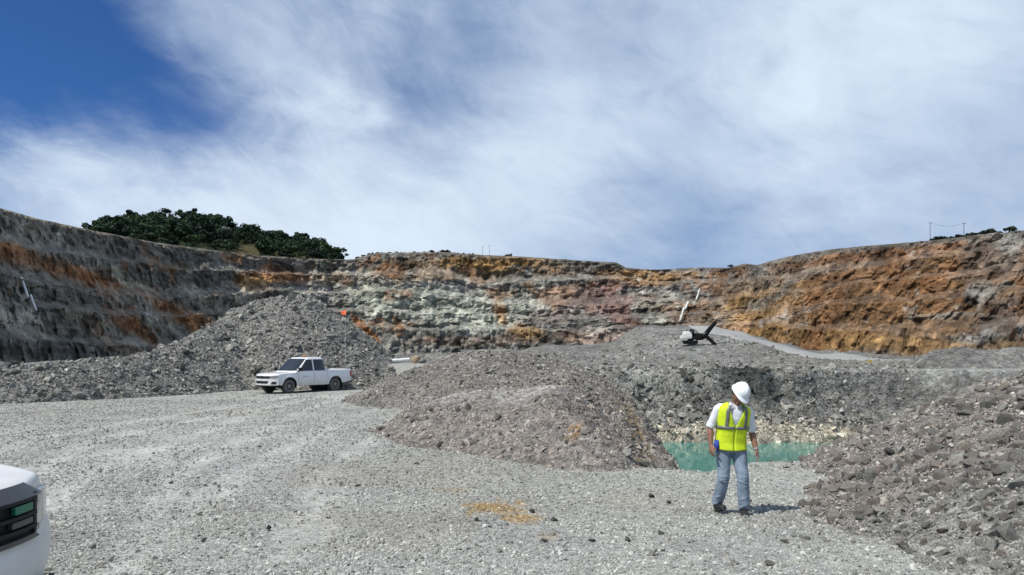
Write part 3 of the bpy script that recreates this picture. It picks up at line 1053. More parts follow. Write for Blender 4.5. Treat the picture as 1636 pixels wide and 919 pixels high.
def hull_stone(name, n, flat, seed, mat=None):
    """angular block: hull of a few random points"""
    rg = np.random.default_rng(seed)
    p = rg.normal(size=(n, 3))
    p /= np.linalg.norm(p, axis=1)[:, None]
    p *= (0.78 + 0.22 * rg.random((n, 1)))
    p *= np.array([1.0, 0.6 + 0.35 * rg.random(), flat])
    # a few cleavage planes give flat sides
    for _ in range(3):
        d = rg.normal(size=3); d /= np.linalg.norm(d)
        lim = 0.45 + 0.2 * rg.random()
        s = p @ d
        p = p - np.where(s > lim, s - lim, 0)[:, None] * d
    bm = bmesh.new()
    for q in p:
        bm.verts.new(q)
    r = bmesh.ops.convex_hull(bm, input=bm.verts[:])
    junk = [g for g in r['geom_interior'] if isinstance(g, bmesh.types.BMVert)]
    bmesh.ops.delete(bm, geom=junk, context='VERTS')
    bmesh.ops.triangulate(bm, faces=bm.faces[:])
    bmesh.ops.recalc_face_normals(bm, faces=bm.faces[:])
    me = bpy.data.meshes.new(name)
    bm.to_mesh(me); bm.free()
    if mat:
        me.materials.append(mat)
    return me


def mesh_arrays(me):
    v = np.empty(len(me.vertices) * 3); me.vertices.foreach_get('co', v)
    f = np.empty(len(me.loops), np.int32); me.loops.foreach_get('vertex_index', f)
    return v.reshape(-1, 3), f.reshape(-1, 3)


BIG = {m.name: [hull_stone('stone', 17, fl, 100 + i, m) for i, fl in enumerate((0.55, 0.7, 0.85, 0.5, 0.65, 0.75, 0.6, 0.9, 0.45, 0.7))]
       for m in (M_STONE_BROWN, M_STONE_GREY, M_STONE_DARK)}
MIDA = [mesh_arrays(hull_stone('tmp_a', 10, fl, 300 + i)) for i, fl in enumerate((0.55, 0.7, 0.85, 0.5, 0.65, 0.75, 0.6, 0.9))]
TINYA = [mesh_arrays(hull_stone('tmp_b', 7, fl, 400 + i)) for i, fl in enumerate((0.55, 0.7, 0.85, 0.5, 0.65, 0.75, 0.6, 0.9))]
for me_ in [m for m in bpy.data.meshes if m.name.startswith('tmp_')]:
    bpy.data.meshes.remove(me_)


def rand_quat(n, rg):
    u = rg.random((3, n))
    return np.stack([np.sqrt(1 - u[0]) * np.sin(2 * np.pi * u[1]), np.sqrt(1 - u[0]) * np.cos(2 * np.pi * u[1]),
                     np.sqrt(u[0]) * np.sin(2 * np.pi * u[2]), np.sqrt(u[0]) * np.cos(2 * np.pi * u[2])], -1)


def quat_mat(q):
    w, x, y, z = q.T
    return np.stack([np.stack([1 - 2 * (y * y + z * z), 2 * (x * y - w * z), 2 * (x * z + w * y)], -1),
                     np.stack([2 * (x * y + w * z), 1 - 2 * (x * x + z * z), 2 * (y * z - w * x)], -1),
                     np.stack([2 * (x * z - w * y), 2 * (y * z + w * x), 1 - 2 * (x * x + y * y)], -1)], -2)


def stone_mass(name, pts, size, cols, shapes, rg, parent=None, mat=None, sink=0.25):
    """many stones joined in one mesh (they stay real blocks)"""
    n = len(pts)
    Q = quat_mat(rand_quat(n, rg))
    V, Fc, C = [], [], []
    off = 0
    which = rg.integers(0, len(shapes), n)
    for k, (v, f) in enumerate(shapes):
        ids = np.nonzero(which == k)[0]
        if not len(ids):
            continue
        w = np.einsum('nij,vj->nvi', Q[ids], v) * size[ids][:, None, None]
        w += pts[ids][:, None, :]
        w[..., 2] += (size[ids] * (0.5 - 2 * sink) * 0.6)[:, None]
        V.append(w.reshape(-1, 3))
        Fc.append((f[None] + (np.arange(len(ids)) * len(v))[:, None, None] + off).reshape(-1, 3))
        C.append(np.repeat(cols[ids], len(v), 0))
        off += len(ids) * len(v)
    me = mesh_np(name, np.concatenate(V), np.concatenate(Fc), np.concatenate(C))
    return link(name, me, parent, mat or M_SCREE)


def power_size(smin, smax, n, rg, p=2.2):
    return np.minimum(smin * rg.random(n) ** (-1 / p), smax)


def palette(n, rg, cols, var=0.25):
    c = np.array(cols)[rg.integers(0, len(cols), n)] * np.array([1.20, 1.17, 1.09])
    return np.clip(c * (1 + var * rg.normal(size=(n, 1))), 0.03, 0.6)


def heap_sheet(name, zf, x0, x1, y0, y1, step, colf, skip=None):
    nx, ny = int((x1 - x0) / step) + 1, int((y1 - y0) / step) + 1
    X, Y = np.meshgrid(np.linspace(x0, x1, nx), np.linspace(y0, y1, ny))
    Z = zf(X, Y)
    G = ground_z(X, Y, False)
    keep = Z > G - 0.35
    f = grid_faces(ny, nx)
    f = f[keep.reshape(-1)[f].all(1)]
    used = np.unique(f)
    remap = np.full(nx * ny, -1); remap[used] = np.arange(len(used))
    v = np.stack([X, Y, Z], -1).reshape(-1, 3)[used]
    return mesh_np(name, v, remap[f], colf(v[:, 0], v[:, 1], v[:, 2]), True)


GREYS = [(0.165, 0.168, 0.160), (0.215, 0.215, 0.205), (0.135, 0.138, 0.135), (0.26, 0.258, 0.245), (0.19, 0.188, 0.178)]
BROWNS = [(0.165, 0.153, 0.143), (0.215, 0.200, 0.185), (0.135, 0.127, 0.121), (0.25, 0.230, 0.210), (0.19, 0.177, 0.165), (0.195, 0.168, 0.150), (0.30, 0.287, 0.268)]


def scatter(zf, spots_xy, rg, lift=None):
    x, y = spots_xy[:, 0], spots_xy[:, 1]
    return np.c_[x, y, zf(x, y)]


def sample_polar(n, px0, px1, d0, d1, ok, rg):
    """points spread evenly over the picture-angle and log-distance, kept where ok(x, y)"""
    out = []
    tot = 0
    while tot < n:
        a = (rg.uniform(px0, px1, n * 2) - CX) / F
        d = np.exp(rg.uniform(math.log(d0), math.log(d1), n * 2))
        x = a * d
        m = ok(x, d)
        out.append(np.c_[x, d][m]); tot += m.sum()
    return np.concatenate(out)[:n]


def individual_stones(parent, pts, size, mats, rg, names='stone'):
    objs = []
    for i in range(len(pts)):
        m = mats[rg.integers(0, len(mats))]
        me = BIG[m.name][rg.integers(0, 10)]
        o = bpy.data.objects.new(names, me)
        COL.objects.link(o)
        o.parent = parent
        s = float(size[i])
        o.location = (pts[i][0], pts[i][1], pts[i][2] + 0.12 * s)
        o.scale = (s, s * rg.uniform(0.75, 1.0), s * rg.uniform(0.7, 1.0))
        o.rotation_euler = (rg.normal() * 0.5, rg.normal() * 0.5, rg.uniform(0, 6.28))
        objs.append(o)
    return objs


# ---- heap 1: tall grey heap behind the white pickup, drawn out to a long low bank on the left
H1 = [(*world_pt(px, py, d)[:2], world_pt(px, py, d)[2]) for px, py, d in
      [(-420, 585, 29), (-200, 586, 30.5), (0, 587, 33), (100, 581, 35), (200, 571, 38), (262, 561, 41), (305, 545, 44), (350, 520, 47), (400, 490, 50), (430, 474, 51), (478, 471, 51), (500, 485, 51.5)]]


def heap1_z(x, y):
    wob = 1 + 0.10 * fbm(x * 0.22, y * 0.22, 0, 3, 201)
    lump = 0.25 * fbm(x * 0.8, y * 0.8, 0, 3, 202)
    h = np.full(np.shape(x), -50.0)
    for i in range(len(H1) - 1):
        d, s = seg_dist(x, y, H1[i:i + 2])
        crest = H1[i][2] * (1 - s) + H1[i + 1][2] * s
        d = d * wob + lump
        h = np.maximum(h, crest - 0.74 * (np.sqrt(np.maximum(d, 0) ** 2 + 0.5) - 0.7))
    h = h + 0.28 * fbm(x * 0.45, y * 0.45, 0, 4, 203) + 0.14 * fbm(x * 1.7, y * 1.7, 0, 3, 204)
    # spilt lumps round the toe
    return h


def build_heap1():
    def colf(x, y, z):
        n = fbm(x * 0.3, y * 0.3, z * 0.3, 4, 211)
        c = np.array([0.215, 0.212, 0.192]) * (1 + 0.45 * n)[:, None]
        fine = smooth(0.0, 0.5, fbm(x * 0.12, y * 0.12, z * 0.1, 3, 212))[:, None]
        return c * (1 - 0.5 * fine) + np.array([0.285, 0.275, 0.245]) * 0.5 * fine
    me = heap_sheet('rubble_heap', heap1_z, -38, 2, 20, 66, 0.16, colf)
    o = link('rubble_heap', me, None, M_HEAP)
    tag(o, 'tall grey cone of broken rock behind the white pickup, tailing into a low bank', 'rock heap')
    rg = np.random.default_rng(31)

    def ok(x, y):
        return heap1_z(x, y) > ground_z(x, y, False) - 0.05
    p = sample_polar(22000, -120, 640, 24, 58, ok, rg)
    p3 = scatter(heap1_z, p, rg)
    s = power_size(0.0017 * p[:, 1], 0.4, len(p), rg, 2.4)
    order = np.argsort(-s)
    big = order[:230]
    rest = order[230:]
    s[big] = np.clip(s[big], 0.12, 0.36)
    individual_stones(o, p3[big], s[big], [M_STONE_GREY, M_STONE_GREY, M_STONE_DARK], rg)
    tag(stone_mass('small_stones', p3[rest], np.minimum(s[rest], 0.26), palette(len(rest), rg, GREYS), TINYA, rg, o), kind='stuff')
    # two dark boulders half sunk in its left flank, a few pale ones
    for px, py, d, sz, mm in ((295, 566, 42.0, 0.46, M_STONE_DARK), (288, 588, 37, 0.5, M_STONE_DARK), (475, 556, 44, 0.5, M_STONE_DARK), (321, 533, 44.5, 0.42, M_STONE_GREY)):
        x, y, _ = world_pt(px, py, d)
        yy = np.linspace(24, 56, 400)
        xx = (px - CX) / F * yy
        zz = heap1_z(xx, yy)
        vis = (HY - py) / F * yy
        k = np.argmax(zz > vis)
        individual_stones(o, [(xx[k], yy[k], zz[k])], [sz], [mm], rg)


# ---- heap 2: low brown-grey rubble mound in the middle, with a rough lane over it
O2 = [world_pt(px, py, d)[:2] for px, py, d in
      [(572, 688, 19.9), (605, 698, 18.5), (640, 712, 16.9), (720, 725, 15.6), (800, 738, 14.45), (900, 757, 13.05), (1000, 760, 12.85), (1066, 757, 13.05)]] + \
     [(3.05, 15.2), (3.65, 20), (4.8, 28), (5.8, 37), (5.0, 44), (0, 47), (-4.5, 45), (-6.0, 38), (-7.6, 32.5), (-6.4, 29.8), (-4.6, 28.4), (-3.4, 26.2), (-3.3, 22.8)]
T2 = tps([world_pt(px, py, d) for px, py, d in
          [(585, 672, 20.3), (640, 658, 20.5), (680, 645, 20.2), (760, 640, 17.8), (840, 639, 16.3), (920, 633, 15.7), (975, 628, 15.4), (1030, 668, 14.3), (1052, 735, 13.5),
           (690, 633, 23), (780, 627, 20.5), (850, 626, 18.8), (650, 640, 25),
           (720, 616, 27), (800, 613, 25), (900, 610, 22), (960, 608, 20.5),
           (690, 585, 33), (720, 572, 33.5), (780, 569, 32.5), (860, 577, 30), (910, 588, 28.5), (975, 598, 27),
           (590, 620, 31.5), (640, 602, 32.5), (560, 632, 31), (720, 572, 39), (860, 576, 38), (965, 596, 36), (1000, 620, 21)]])


LANE = [world_pt(a, b, d)[:2] for a, b, d in ((590, 650, 27.5), (640, 645, 24.5), (690, 640, 21.8), (780, 637, 19.4), (840, 635, 18.0))]


SEAM = [world_pt(a, b, d)[:2] for a, b, d in ((978, 600, 22.0), (990, 622, 17.5), (1003, 650, 14.9), (1018, 690, 14.15), (1034, 742, 13.3))]


def heap2_z(x, y):
    q = signed_in(x, y, O2) + 0.35 * fbm(x * 0.8, y * 0.8, 0, 3, 221)
    top = T2(x, y) + 0.10 * fbm(x * 0.9, y * 0.9, 0, 4, 222) + 0.10 * fbm(x * 0.35, y * 0.35, 0, 3, 223) * smooth(22, 28, y)
    gp = plain_z(x, y)
    side = gp - 0.10 + np.where(q > 0, 0.60 * q, 1.7 * q) + 0.30 * fbm(x * 0.9, y * 0.9, 0, 4, 227, gain=0.6) * smooth(1.8, 3.0, x)
    seam, _ = seg_dist(x, y, SEAM)
    top = top - 0.30 * np.exp(-(seam / 0.28) ** 2)
    k = 0.12
    h = -np.logaddexp(-side / k, -top / k) * k + 0.045 * fbm(x * 3.0, y * 3.0, 0, 3, 224) + 0.10 * fbm(x * 1.3 - y * 0.5, y * 0.3, 0, 3, 226, ridge=True) * smooth(0, 1, q)
    return h


def build_heap2():
    gx0, gy0 = world_pt(1012, 690, 14.3)[:2]

    def colf(x, y, z):
        n = fbm(x * 0.5, y * 0.5, z * 0.5, 4, 231)
        c = np.array([0.245, 0.224, 0.203]) * (1 + 0.40 * n)[:, None]
        px, py = CX + F * x / y, HY - F * z / y
        g = smooth(22, 27, y)[:, None]
        c = c * (1 - 0.75 * g) + np.array([0.200, 0.195, 0.178]) * (1 + 0.5 * n)[:, None] * 0.75 * g
        # the lane over it: finer and paler
        lane, _ = seg_dist(x, y, LANE)
        t = (smooth(1.15, 0.6, lane + 0.5 * n) * 0.75)[:, None]
        c = c * (1 - t) + np.array([0.37, 0.355, 0.325]) * t
        # ochre seam with dry weeds down the right flank, an ochre spot
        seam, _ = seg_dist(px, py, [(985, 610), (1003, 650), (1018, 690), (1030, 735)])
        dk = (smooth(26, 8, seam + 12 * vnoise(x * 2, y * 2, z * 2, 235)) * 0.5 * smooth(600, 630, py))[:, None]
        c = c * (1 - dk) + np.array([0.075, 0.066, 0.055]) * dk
        t = (smooth(15, 3, seam + 10 * vnoise(x * 3, y * 3, z * 3, 233)) * 0.8 * smooth(620, 660, py))[:, None]
        c = c * (1 - t) + np.array([0.20, 0.135, 0.045]) * t
        t = (smooth(16, 4, np.hypot((px - 916) * 0.9, (py - 690) * 0.8) + 6 * vnoise(x * 3, y * 3, 0, 234)) * 0.85)[:, None]
        c = c * (1 - t) + np.array([0.34, 0.20, 0.06]) * t
        return np.clip(c, 0.02, 0.6)
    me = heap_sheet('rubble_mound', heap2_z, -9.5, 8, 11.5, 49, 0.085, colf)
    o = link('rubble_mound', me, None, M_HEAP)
    tag(o, 'low brown grey rubble mound in the middle, with a rough lane over its back', 'rock mound')
    rg = np.random.default_rng(32)

    def ok(x, y):
        return (heap2_z(x, y) > ground_z(x, y, False) - 0.02)
    p = sample_polar(36000, 520, 1110, 12.2, 44, ok, rg)
    lane, _ = seg_dist(p[:, 0], p[:, 1], LANE)
    p = p[(lane > 1.2) | (rg.random(len(p)) < 0.08)]
    p3 = scatter(heap2_z, p, rg)
    s = power_size(0.0013 * p[:, 1], 0.22, len(p), rg, 2.5)
    order = np.argsort(-s / p[:, 1] ** 0.4)
    big, rest = order[:260], order[260:]
    individual_stones(o, p3[big], np.clip(s[big], 0.05, 0.17), [M_STONE_BROWN, M_STONE_BROWN, M_STONE_GREY], rg)
    tag(stone_mass('small_stones', p3[rest], np.minimum(s[rest], 0.10), palette(len(rest), rg, BROWNS) * 1.12, TINYA, rg, o), kind='stuff')
    # dark rocks that lie along the right-hand seam
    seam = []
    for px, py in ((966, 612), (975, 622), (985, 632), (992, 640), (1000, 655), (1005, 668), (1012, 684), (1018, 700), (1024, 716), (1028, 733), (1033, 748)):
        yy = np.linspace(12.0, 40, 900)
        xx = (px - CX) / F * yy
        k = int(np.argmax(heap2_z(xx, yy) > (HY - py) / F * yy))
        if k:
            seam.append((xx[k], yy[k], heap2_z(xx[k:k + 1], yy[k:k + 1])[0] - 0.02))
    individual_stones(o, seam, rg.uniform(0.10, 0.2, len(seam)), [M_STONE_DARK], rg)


# ---- heap 3: coarse brown rubble in the right foreground
O3 = [(3.75, 10.7), (3.55, 9.4), (3.5, 8.2), (3.5, 6.9), (3.6, 5.6), (4.3, 4.2), (7, 3.2), (15, 3.2), (24, 9), (24, 22), (14, 23), (9.0, 19.5), (6.4, 15.6), (4.6, 12.7)]
T3 = tps([world_pt(px, py, d) for px, py, d in
          [(1266, 798, 10.8), (1344, 756, 12.4), (1402, 710, 13.6), (1452, 674, 14.2), (1430, 760, 10.9), (1500, 640, 14.6), (1560, 617, 15.0), (1600, 609, 15.2), (1636, 601, 15.4), (1800, 575, 16), (2100, 560, 15),
           (1500, 715, 11.3), (1580, 680, 11.6), (1636, 668, 11.4), (1800, 640, 11),
           (1400, 850, 8.0), (1500, 810, 8.2), (1600, 780, 8.3), (1800, 720, 8.0), (1560, 900, 6.2), (1636, 880, 6.2), (1900, 820, 6), (1350, 870, 7.8),
           (1500, 650, 18), (1640, 610, 19)]])


def heap3_z(x, y):
    q = signed_in(x, y, O3) + 0.30 * fbm(x * 0.9, y * 0.9, 0, 3, 241)
    top = T3(x, y) + 0.16 * fbm(x * 0.8, y * 0.8, 0, 4, 242) + 0.07 * fbm(x * 2.6, y * 2.6, 0, 3, 243)
    gp = plain_z(x, y)
    side = gp - 0.06 + np.where(q > 0, 0.55 * q, 1.0 * q)
    k = 0.10
    return -np.logaddexp(-side / k, -top / k) * k + 0.03 * fbm(x * 6, y * 6, 0, 3, 244)


def build_heap3():
    def colf(x, y, z):
        n = fbm(x * 0.7, y * 0.7, z * 0.7, 4, 251)
        c = np.array([0.200, 0.183, 0.167]) * (1 + 0.40 * n)[:, None]
        c = c * 1.12
        g = smooth(8.8, 6.8, y + 0.8 * n)[:, None]
        return c * (1 - g) + np.array([0.285, 0.278, 0.255]) * g
    me = heap_sheet('rubble_pile', heap3_z, 2.5, 25, 2.6, 24, 0.07, colf)
    o = link('rubble_pile', me, None, M_HEAP)
    tag(o, 'coarse brown rubble pile in the right foreground beside the worker', 'rock pile')
    rg = np.random.default_rng(33)

    def ok(x, y):
        return heap3_z(x, y) > ground_z(x, y, False) - 0.05
    p = sample_polar(34000, 1180, 1740, 4.9, 17.0, ok, rg)
    s = power_size(0.0014 * p[:, 1], 0.17, len(p), rg, 2.3)
    s = s * np.where(p[:, 1] < 7.5, 0.8, 1.0)
    p3 = scatter(heap3_z, p, rg)
    px = CX + F * p[:, 0] / p[:, 1]
    vis = (px < 1650)
    order = np.argsort(-(s / p[:, 1]) * np.where(vis, 1, 0.001))
    big, rest = order[:285], order[285:]
    brown = p[:, 1] > 8.5
    sel = big[brown[big]]; sel2 = big[~brown[big]]
    individual_stones(o, p3[sel], np.clip(s[sel] * 1.15, 0.05, 0.17), [M_STONE_BROWN, M_STONE_BROWN, M_STONE_BROWN, M_STONE_GREY], rg)
    individual_stones(o, p3[sel2], np.clip(s[sel2], 0.03, 0.085), [M_STONE_GREY, M_STONE_GREY, M_STONE_BROWN], rg)
    cols = palette(len(rest), rg, BROWNS) * np.array([1.10, 1.12, 1.15])
    g = ~brown[rest]
    cols[g] = palette(int(g.sum()), rg, GREYS + [(0.33, 0.325, 0.31)])
    tag(stone_mass('small_stones', p3[rest], np.minimum(s[rest], 0.09), cols, TINYA, rg, o, sink=0.15), kind='stuff')
    # the larger blocks one can point to
    for px, py, sz, m in ((1425, 727, 0.2, M_STONE_DARK), (1392, 765, 0.2, M_STONE_GREY), (1580, 795, 0.16, M_STONE_GREY), (1600, 640, 0.22, M_STONE_BROWN), (1582, 650, 0.26, M_STONE_DARK),
                          (1615, 860, 0.20, M_STONE_GREY), (1590, 880, 0.13, M_STONE_GREY), (1518, 778, 0.16, M_STONE_BROWN), (1440, 690, 0.2, M_STONE_BROWN), (1545, 660, 0.25, M_STONE_BROWN), (1610, 676, 0.2, M_STONE_DARK),
                          (1430, 755, 0.22, M_STONE_GREY), (1455, 740, 0.2, M_STONE_BROWN), (1300, 828, 0.09, M_STONE_GREY), (1640, 780, 0.2, M_STONE_GREY)):
        yy = np.linspace(4.5, 20, 1200)
        xx = (px - CX) / F * yy
        zz = heap3_z(xx, yy)
        k = int(np.argmax(zz > (HY - py) / F * yy))
        if k:
            individual_stones(o, [(xx[k], yy[k] + 0.05, zz[k])], [sz], [m], rg)


def fine_gravel(ok):
    """the fines between: one carpet of small chips, laid out with geometry nodes"""
    rg = np.random.default_rng(35)
    p = sample_polar(190000, -40, 1680, 4.5, 34, ok, rg)
    tr = track_amount(p[:, 0], p[:, 1])
    n = len(p)
    clump = fbm(p[:, 0] * 0.7, p[:, 1] * 0.7, 0, 3, 262)
    keep = rg.random(n) < np.clip((0.75 + 0.8 * clump - 0.6 * tr) * np.interp(p[:, 1], [8, 11, 16, 30], [1.0, 0.75, 0.45, 0.4]), 0.05, 1)
    p = p[keep]; n = len(p)
    s = power_size(0.00072 * p[:, 1] + 0.002, 0.032, n, rg, 3.0)
    z = ground_z(p[:, 0], p[:, 1]) - 0.03 * tr[keep] + s * 0.15
    cols = near_color(p[:, 0], p[:, 1]) * np.array([0.62, 0.78, 0.92, 1.05, 1.25, 1.55])[rg.integers(0, 6, n)][:, None]
    me = bpy.data.meshes.new('fine_gravel')
    me.vertices.add(n)
    me.vertices.foreach_set('co', np.c_[p, z].astype(np.float32).ravel())
    sc = (s[:, None] * np.c_[rg.uniform(0.8, 1.2, n), rg.uniform(0.55, 1.0, n), rg.uniform(0.4, 0.8, n)]).astype(np.float32)
    ro = (np.c_[rg.normal(size=n) * 0.5, rg.normal(size=n) * 0.5, rg.uniform(0, 6.28, n)]).astype(np.float32)
    for nm, arr in (('chip_scale', sc), ('chip_turn', ro)):
        at = me.attributes.new(nm, 'FLOAT_VECTOR', 'POINT'); at.data.foreach_set('vector', arr.ravel())
    at = me.attributes.new('chip_colour', 'FLOAT_COLOR', 'POINT')
    at.data.foreach_set('color', np.c_[np.clip(cols, 0.03, 0.6), np.ones(n)].astype(np.float32).ravel())
    m = bpy.data.materials.new('gravel_chip'); m.use_nodes = True
    b = m.node_tree.nodes['Principled BSDF']; b.inputs['Roughness'].default_value = 0.9; b.inputs['Specular IOR Level'].default_value = 0.2
    an = m.node_tree.nodes.new('ShaderNodeAttribute'); an.attribute_type = 'INSTANCER'; an.attribute_name = 'chip_colour'
    m.node_tree.links.new(an.outputs['Color'], b.inputs['Base Color'])
    me.materials.append(m)
    o = link('fine_gravel', me)
    ng = bpy.data.node_groups.new('gravel_carpet', 'GeometryNodeTree')
    ng.interface.new_socket('Geometry', in_out='INPUT', socket_type='NodeSocketGeometry')
    ng.interface.new_socket('Geometry', in_out='OUTPUT', socket_type='NodeSocketGeometry')
    N, L = ng.nodes, ng.links
    gi, go = N.new('NodeGroupInput'), N.new('NodeGroupOutput')
    ico = N.new('GeometryNodeMeshIcoSphere'); ico.inputs['Radius'].default_value = 1.0; ico.inputs['Subdivisions'].default_value = 1
    # knock the sphere out of round
    sp = N.new('GeometryNodeSetPosition'); rv = N.new('FunctionNodeRandomValue'); rv.data_type = 'FLOAT_VECTOR'
    rv.inputs[0].default_value = (-0.28,) * 3; rv.inputs[1].default_value = (0.28,) * 3
    L.new(ico.outputs[0], sp.inputs['Geometry']); L.new(rv.outputs[0], sp.inputs['Offset'])
    sm = N.new('GeometryNodeSetMaterial'); sm.inputs['Material'].default_value = m
    L.new(sp.outputs[0], sm.inputs['Geometry'])
    ss = N.new('GeometryNodeSetShadeSmooth'); ss.inputs['Shade Smooth'].default_value = False
    L.new(sm.outputs[0], ss.inputs[0])
    ip = N.new('GeometryNodeInstanceOnPoints')
    L.new(gi.outputs[0], ip.inputs['Points']); L.new(ss.outputs[0], ip.inputs['Instance'])
    a1 = N.new('GeometryNodeInputNamedAttribute'); a1.data_type = 'FLOAT_VECTOR'; a1.inputs['Name'].default_value = 'chip_scale'
    a2 = N.new('GeometryNodeInputNamedAttribute'); a2.data_type = 'FLOAT_VECTOR'; a2.inputs['Name'].default_value = 'chip_turn'
    er = N.new('FunctionNodeEulerToRotation')
    L.new(a2.outputs[0], er.inputs[0]); L.new(er.outputs[0], ip.inputs['Rotation']); L.new(a1.outputs[0], ip.inputs['Scale'])
    L.new(ip.outputs[0], go.inputs[0])
    md = o.modifiers.new('gravel_carpet', 'NODES'); md.node_group = ng
    tag(o, 'carpet of fine grey gravel chips covering the open quarry floor', 'gravel', kind='stuff')


# ---- loose gravel over the floor, rubble on the pond's banks
def build_gravel():
    rg = np.random.default_rng(34)

    def ok(x, y):
        g = ground_z(x, y, False)
        return (heap1_z(x, y) < g) & (heap2_z(x, y) < g + 0.02) & (heap3_z(x, y) < g + 0.02) & (signed_in(x, y, PIT) < np.where(y < 20, 6.0, 0.5))
    p = sample_polar(34000, -60, 1700, 4.4, 40, ok, rg)
    tr = track_amount(p[:, 0], p[:, 1])
    clump = fbm(p[:, 0] * 0.5, p[:, 1] * 0.5, 0, 3, 261)
    keep = rg.random(len(p)) < np.clip(0.60 + 0.9 * clump - 0.45 * tr, 0.08, 1)
    p = p[keep]
    s = power_size(0.0012 * p[:, 1] + 0.001, 0.055, len(p), rg, 2.9)
    # coarser towards the pile on the right and along the lip above the water
    ppx = CX + F * p[:, 0] / p[:, 1]
    co = smooth(1120, 1330, ppx) * smooth(12.5, 9, p[:, 1]) + smooth(12.6, 13.4, p[:, 1]) * smooth(2.4, 3.2, p[:, 0]) * (p[:, 1] < 20)
    s = s * (1 + 0.9 * np.clip(co, 0, 1) * rg.random(len(p)))

    z = ground_z(p[:, 0], p[:, 1])
    base = near_color(p[:, 0], p[:, 1])
    cols = palette(len(p), rg, [(0.24, 0.238, 0.222), (0.20, 0.197, 0.185), (0.31, 0.308, 0.295), (0.15, 0.148, 0.143), (0.25, 0.232, 0.205), (0.195, 0.197, 0.20)], 0.15)
    och = (base[:, 2] / base[:, 0] < 0.6)[:, None]
    cols = np.where(och, np.array([0.34, 0.245, 0.125]) * (cols / 0.26), cols)
    o = stone_mass('gravel', np.c_[p, z], s, np.clip(cols, 0.03, 0.5), TINYA, rg, None, sink=0.22)
    tag(o, 'loose grey gravel and chips scattered over the quarry floor', 'gravel', kind='stuff')
    fine_gravel(ok)
    # rubble on the far bank of the pond
    p = np.c_[rg.uniform(-6, 46, 26000), rg.uniform(62, 90, 26000)]
    q = signed_in(p[:, 0], p[:, 1], PIT)
    z = ground_z(p[:, 0], p[:, 1])
    m = (q > -3) & (z > WATER_Z - 0.15) & (CX + F * p[:, 0] / p[:, 1] > 900)
    p, z = p[m][:9000], z[m][:9000]
    s = power_size(0.16, 0.75, len(p), rg, 2.3)
    rightw = smooth(1270, 1380, CX + F * p[:, 0] / p[:, 1]) * (z > -6.8)
    s = s * (1 - 0.5 * rightw)
    cols = palette(len(p), rg, GREYS, 0.3) * 0.95
    low = z < -7.5 + 0.4 * rg.normal(size=len(z))
    cols[low] = palette(int(low.sum()), rg, [(0.36, 0.335, 0.27), (0.28, 0.26, 0.215), (0.45, 0.43, 0.37), (0.22, 0.21, 0.18)], 0.2)
    cols *= (1.12 * (1 - 0.72 * dark_cliff(p[:, 0], p[:, 1], z)))[:, None]
    o = stone_mass('bank_rubble', np.c_[p, z], s, np.clip(cols, 0.02, 0.6), TINYA, rg, None, sink=0.3)
    tag(o, 'grey rubble on the far bank of the turquoise pond, pale along the water', 'rubble', kind='stuff')
    # blocks strewn over the spoil beyond
    p = sample_polar(9000, 560, 1660, 88, 240, lambda x, y: (x > -1e9), rg)
    z = ground_z(p[:, 0], p[:, 1])
    s = power_size(0.0016 * p[:, 1], 1.0, len(p), rg, 2.6)
    o = stone_mass('spoil_stones', np.c_[p, z], s, palette(len(p), rg, [(0.15, 0.15, 0.14), (0.20, 0.195, 0.18), (0.11, 0.112, 0.108), (0.25, 0.245, 0.225)], 0.2), TINYA, rg, None, sink=0.3)
    tag(o, 'blocks strewn over the dark spoil ground between pond and pit walls', 'rubble', kind='stuff')
    # single loose stones on the floor
    spots = [(885, 833, .075, 'd', 'dark wedge shaped stone lying just right of the ochre stain'), (762, 833, .07, 'd', 'dark flat stone at the left edge of the ochre stain'),
             (851, 820, .075, 'd', 'dark flat stone lying on the upper right edge of the ochre stain'), (1040, 795, .085, 'd', 'dark grey stone on open gravel between mound and worker'),
             (870, 867, .06, 'g', 'grey stone just above the small ochre spot near the bottom edge'), (1056, 855, .06, 'g', 'small stone on the gravel lower left of the worker, right one of a pair'),
             (1003, 866, .055, 'g', 'small stone on the gravel lower left of the worker, left one of a pair'), (945, 866, .06, 'g', 'small stone on the gravel lower right of the ochre stain'),
             (666, 742, .07, 'g', 'stone near the toe of the mound at its left part'), (1068, 805, .06, 'g', 'small stone on the gravel a step left of the worker'),
             (572, 778, .07, 'd', 'dark stone halfway between near vehicle and ochre stain, right one of two'), (545, 775, .06, 'g', 'small stone left beside a darker one between near vehicle and ochre stain'),
             (148, 877, .055, 'g', 'small stone on the gravel right of the near vehicle bumper'), (325, 866, .05, 'g', 'small stone low on the left part of the gravel floor'),
             (1255, 868, .07, 'g', 'grey stone below the shadow of the worker, left one of two'), (1290, 862, .06, 'g', 'grey stone at the toe of the right pile, below the shadow of the worker'),
             (1042, 888, .08, 'g', 'larger grey stone at the bottom edge left below the worker'), (1230, 905, .07, 'g', 'grey stone at the very bottom edge right below the worker'),
             (430, 846, .07, 'd', 'dark stone low in the left half of the gravel floor'), (171, 690, .08, 'g', 'stone by itself on the gravel below the long grey bank'),
             (415, 715, .06, 'g', 'small stone on the wheel tracks below the white pickup')]
    for px, py, sz, kind, lab in spots:
        yy = np.linspace(4.5, 26, 1500)
        xx = (px - CX) / F * yy
        zz = ground_z(xx, yy)
        k = int(np.argmax(zz > (HY - py) / F * yy))
        o, = individual_stones(None, [(xx[k], yy[k], zz[k])], [sz], [M_STONE_DARK if kind == 'd' else M_STONE_GREY], rg)
        o.location.z = zz[k] + 0.02
        tag(o, lab, 'stone', 'loose stones on the gravel floor')


build_heap1()
build_heap2()
build_heap3()
build_gravel()

# ------------------------------------------------------------------ pickups

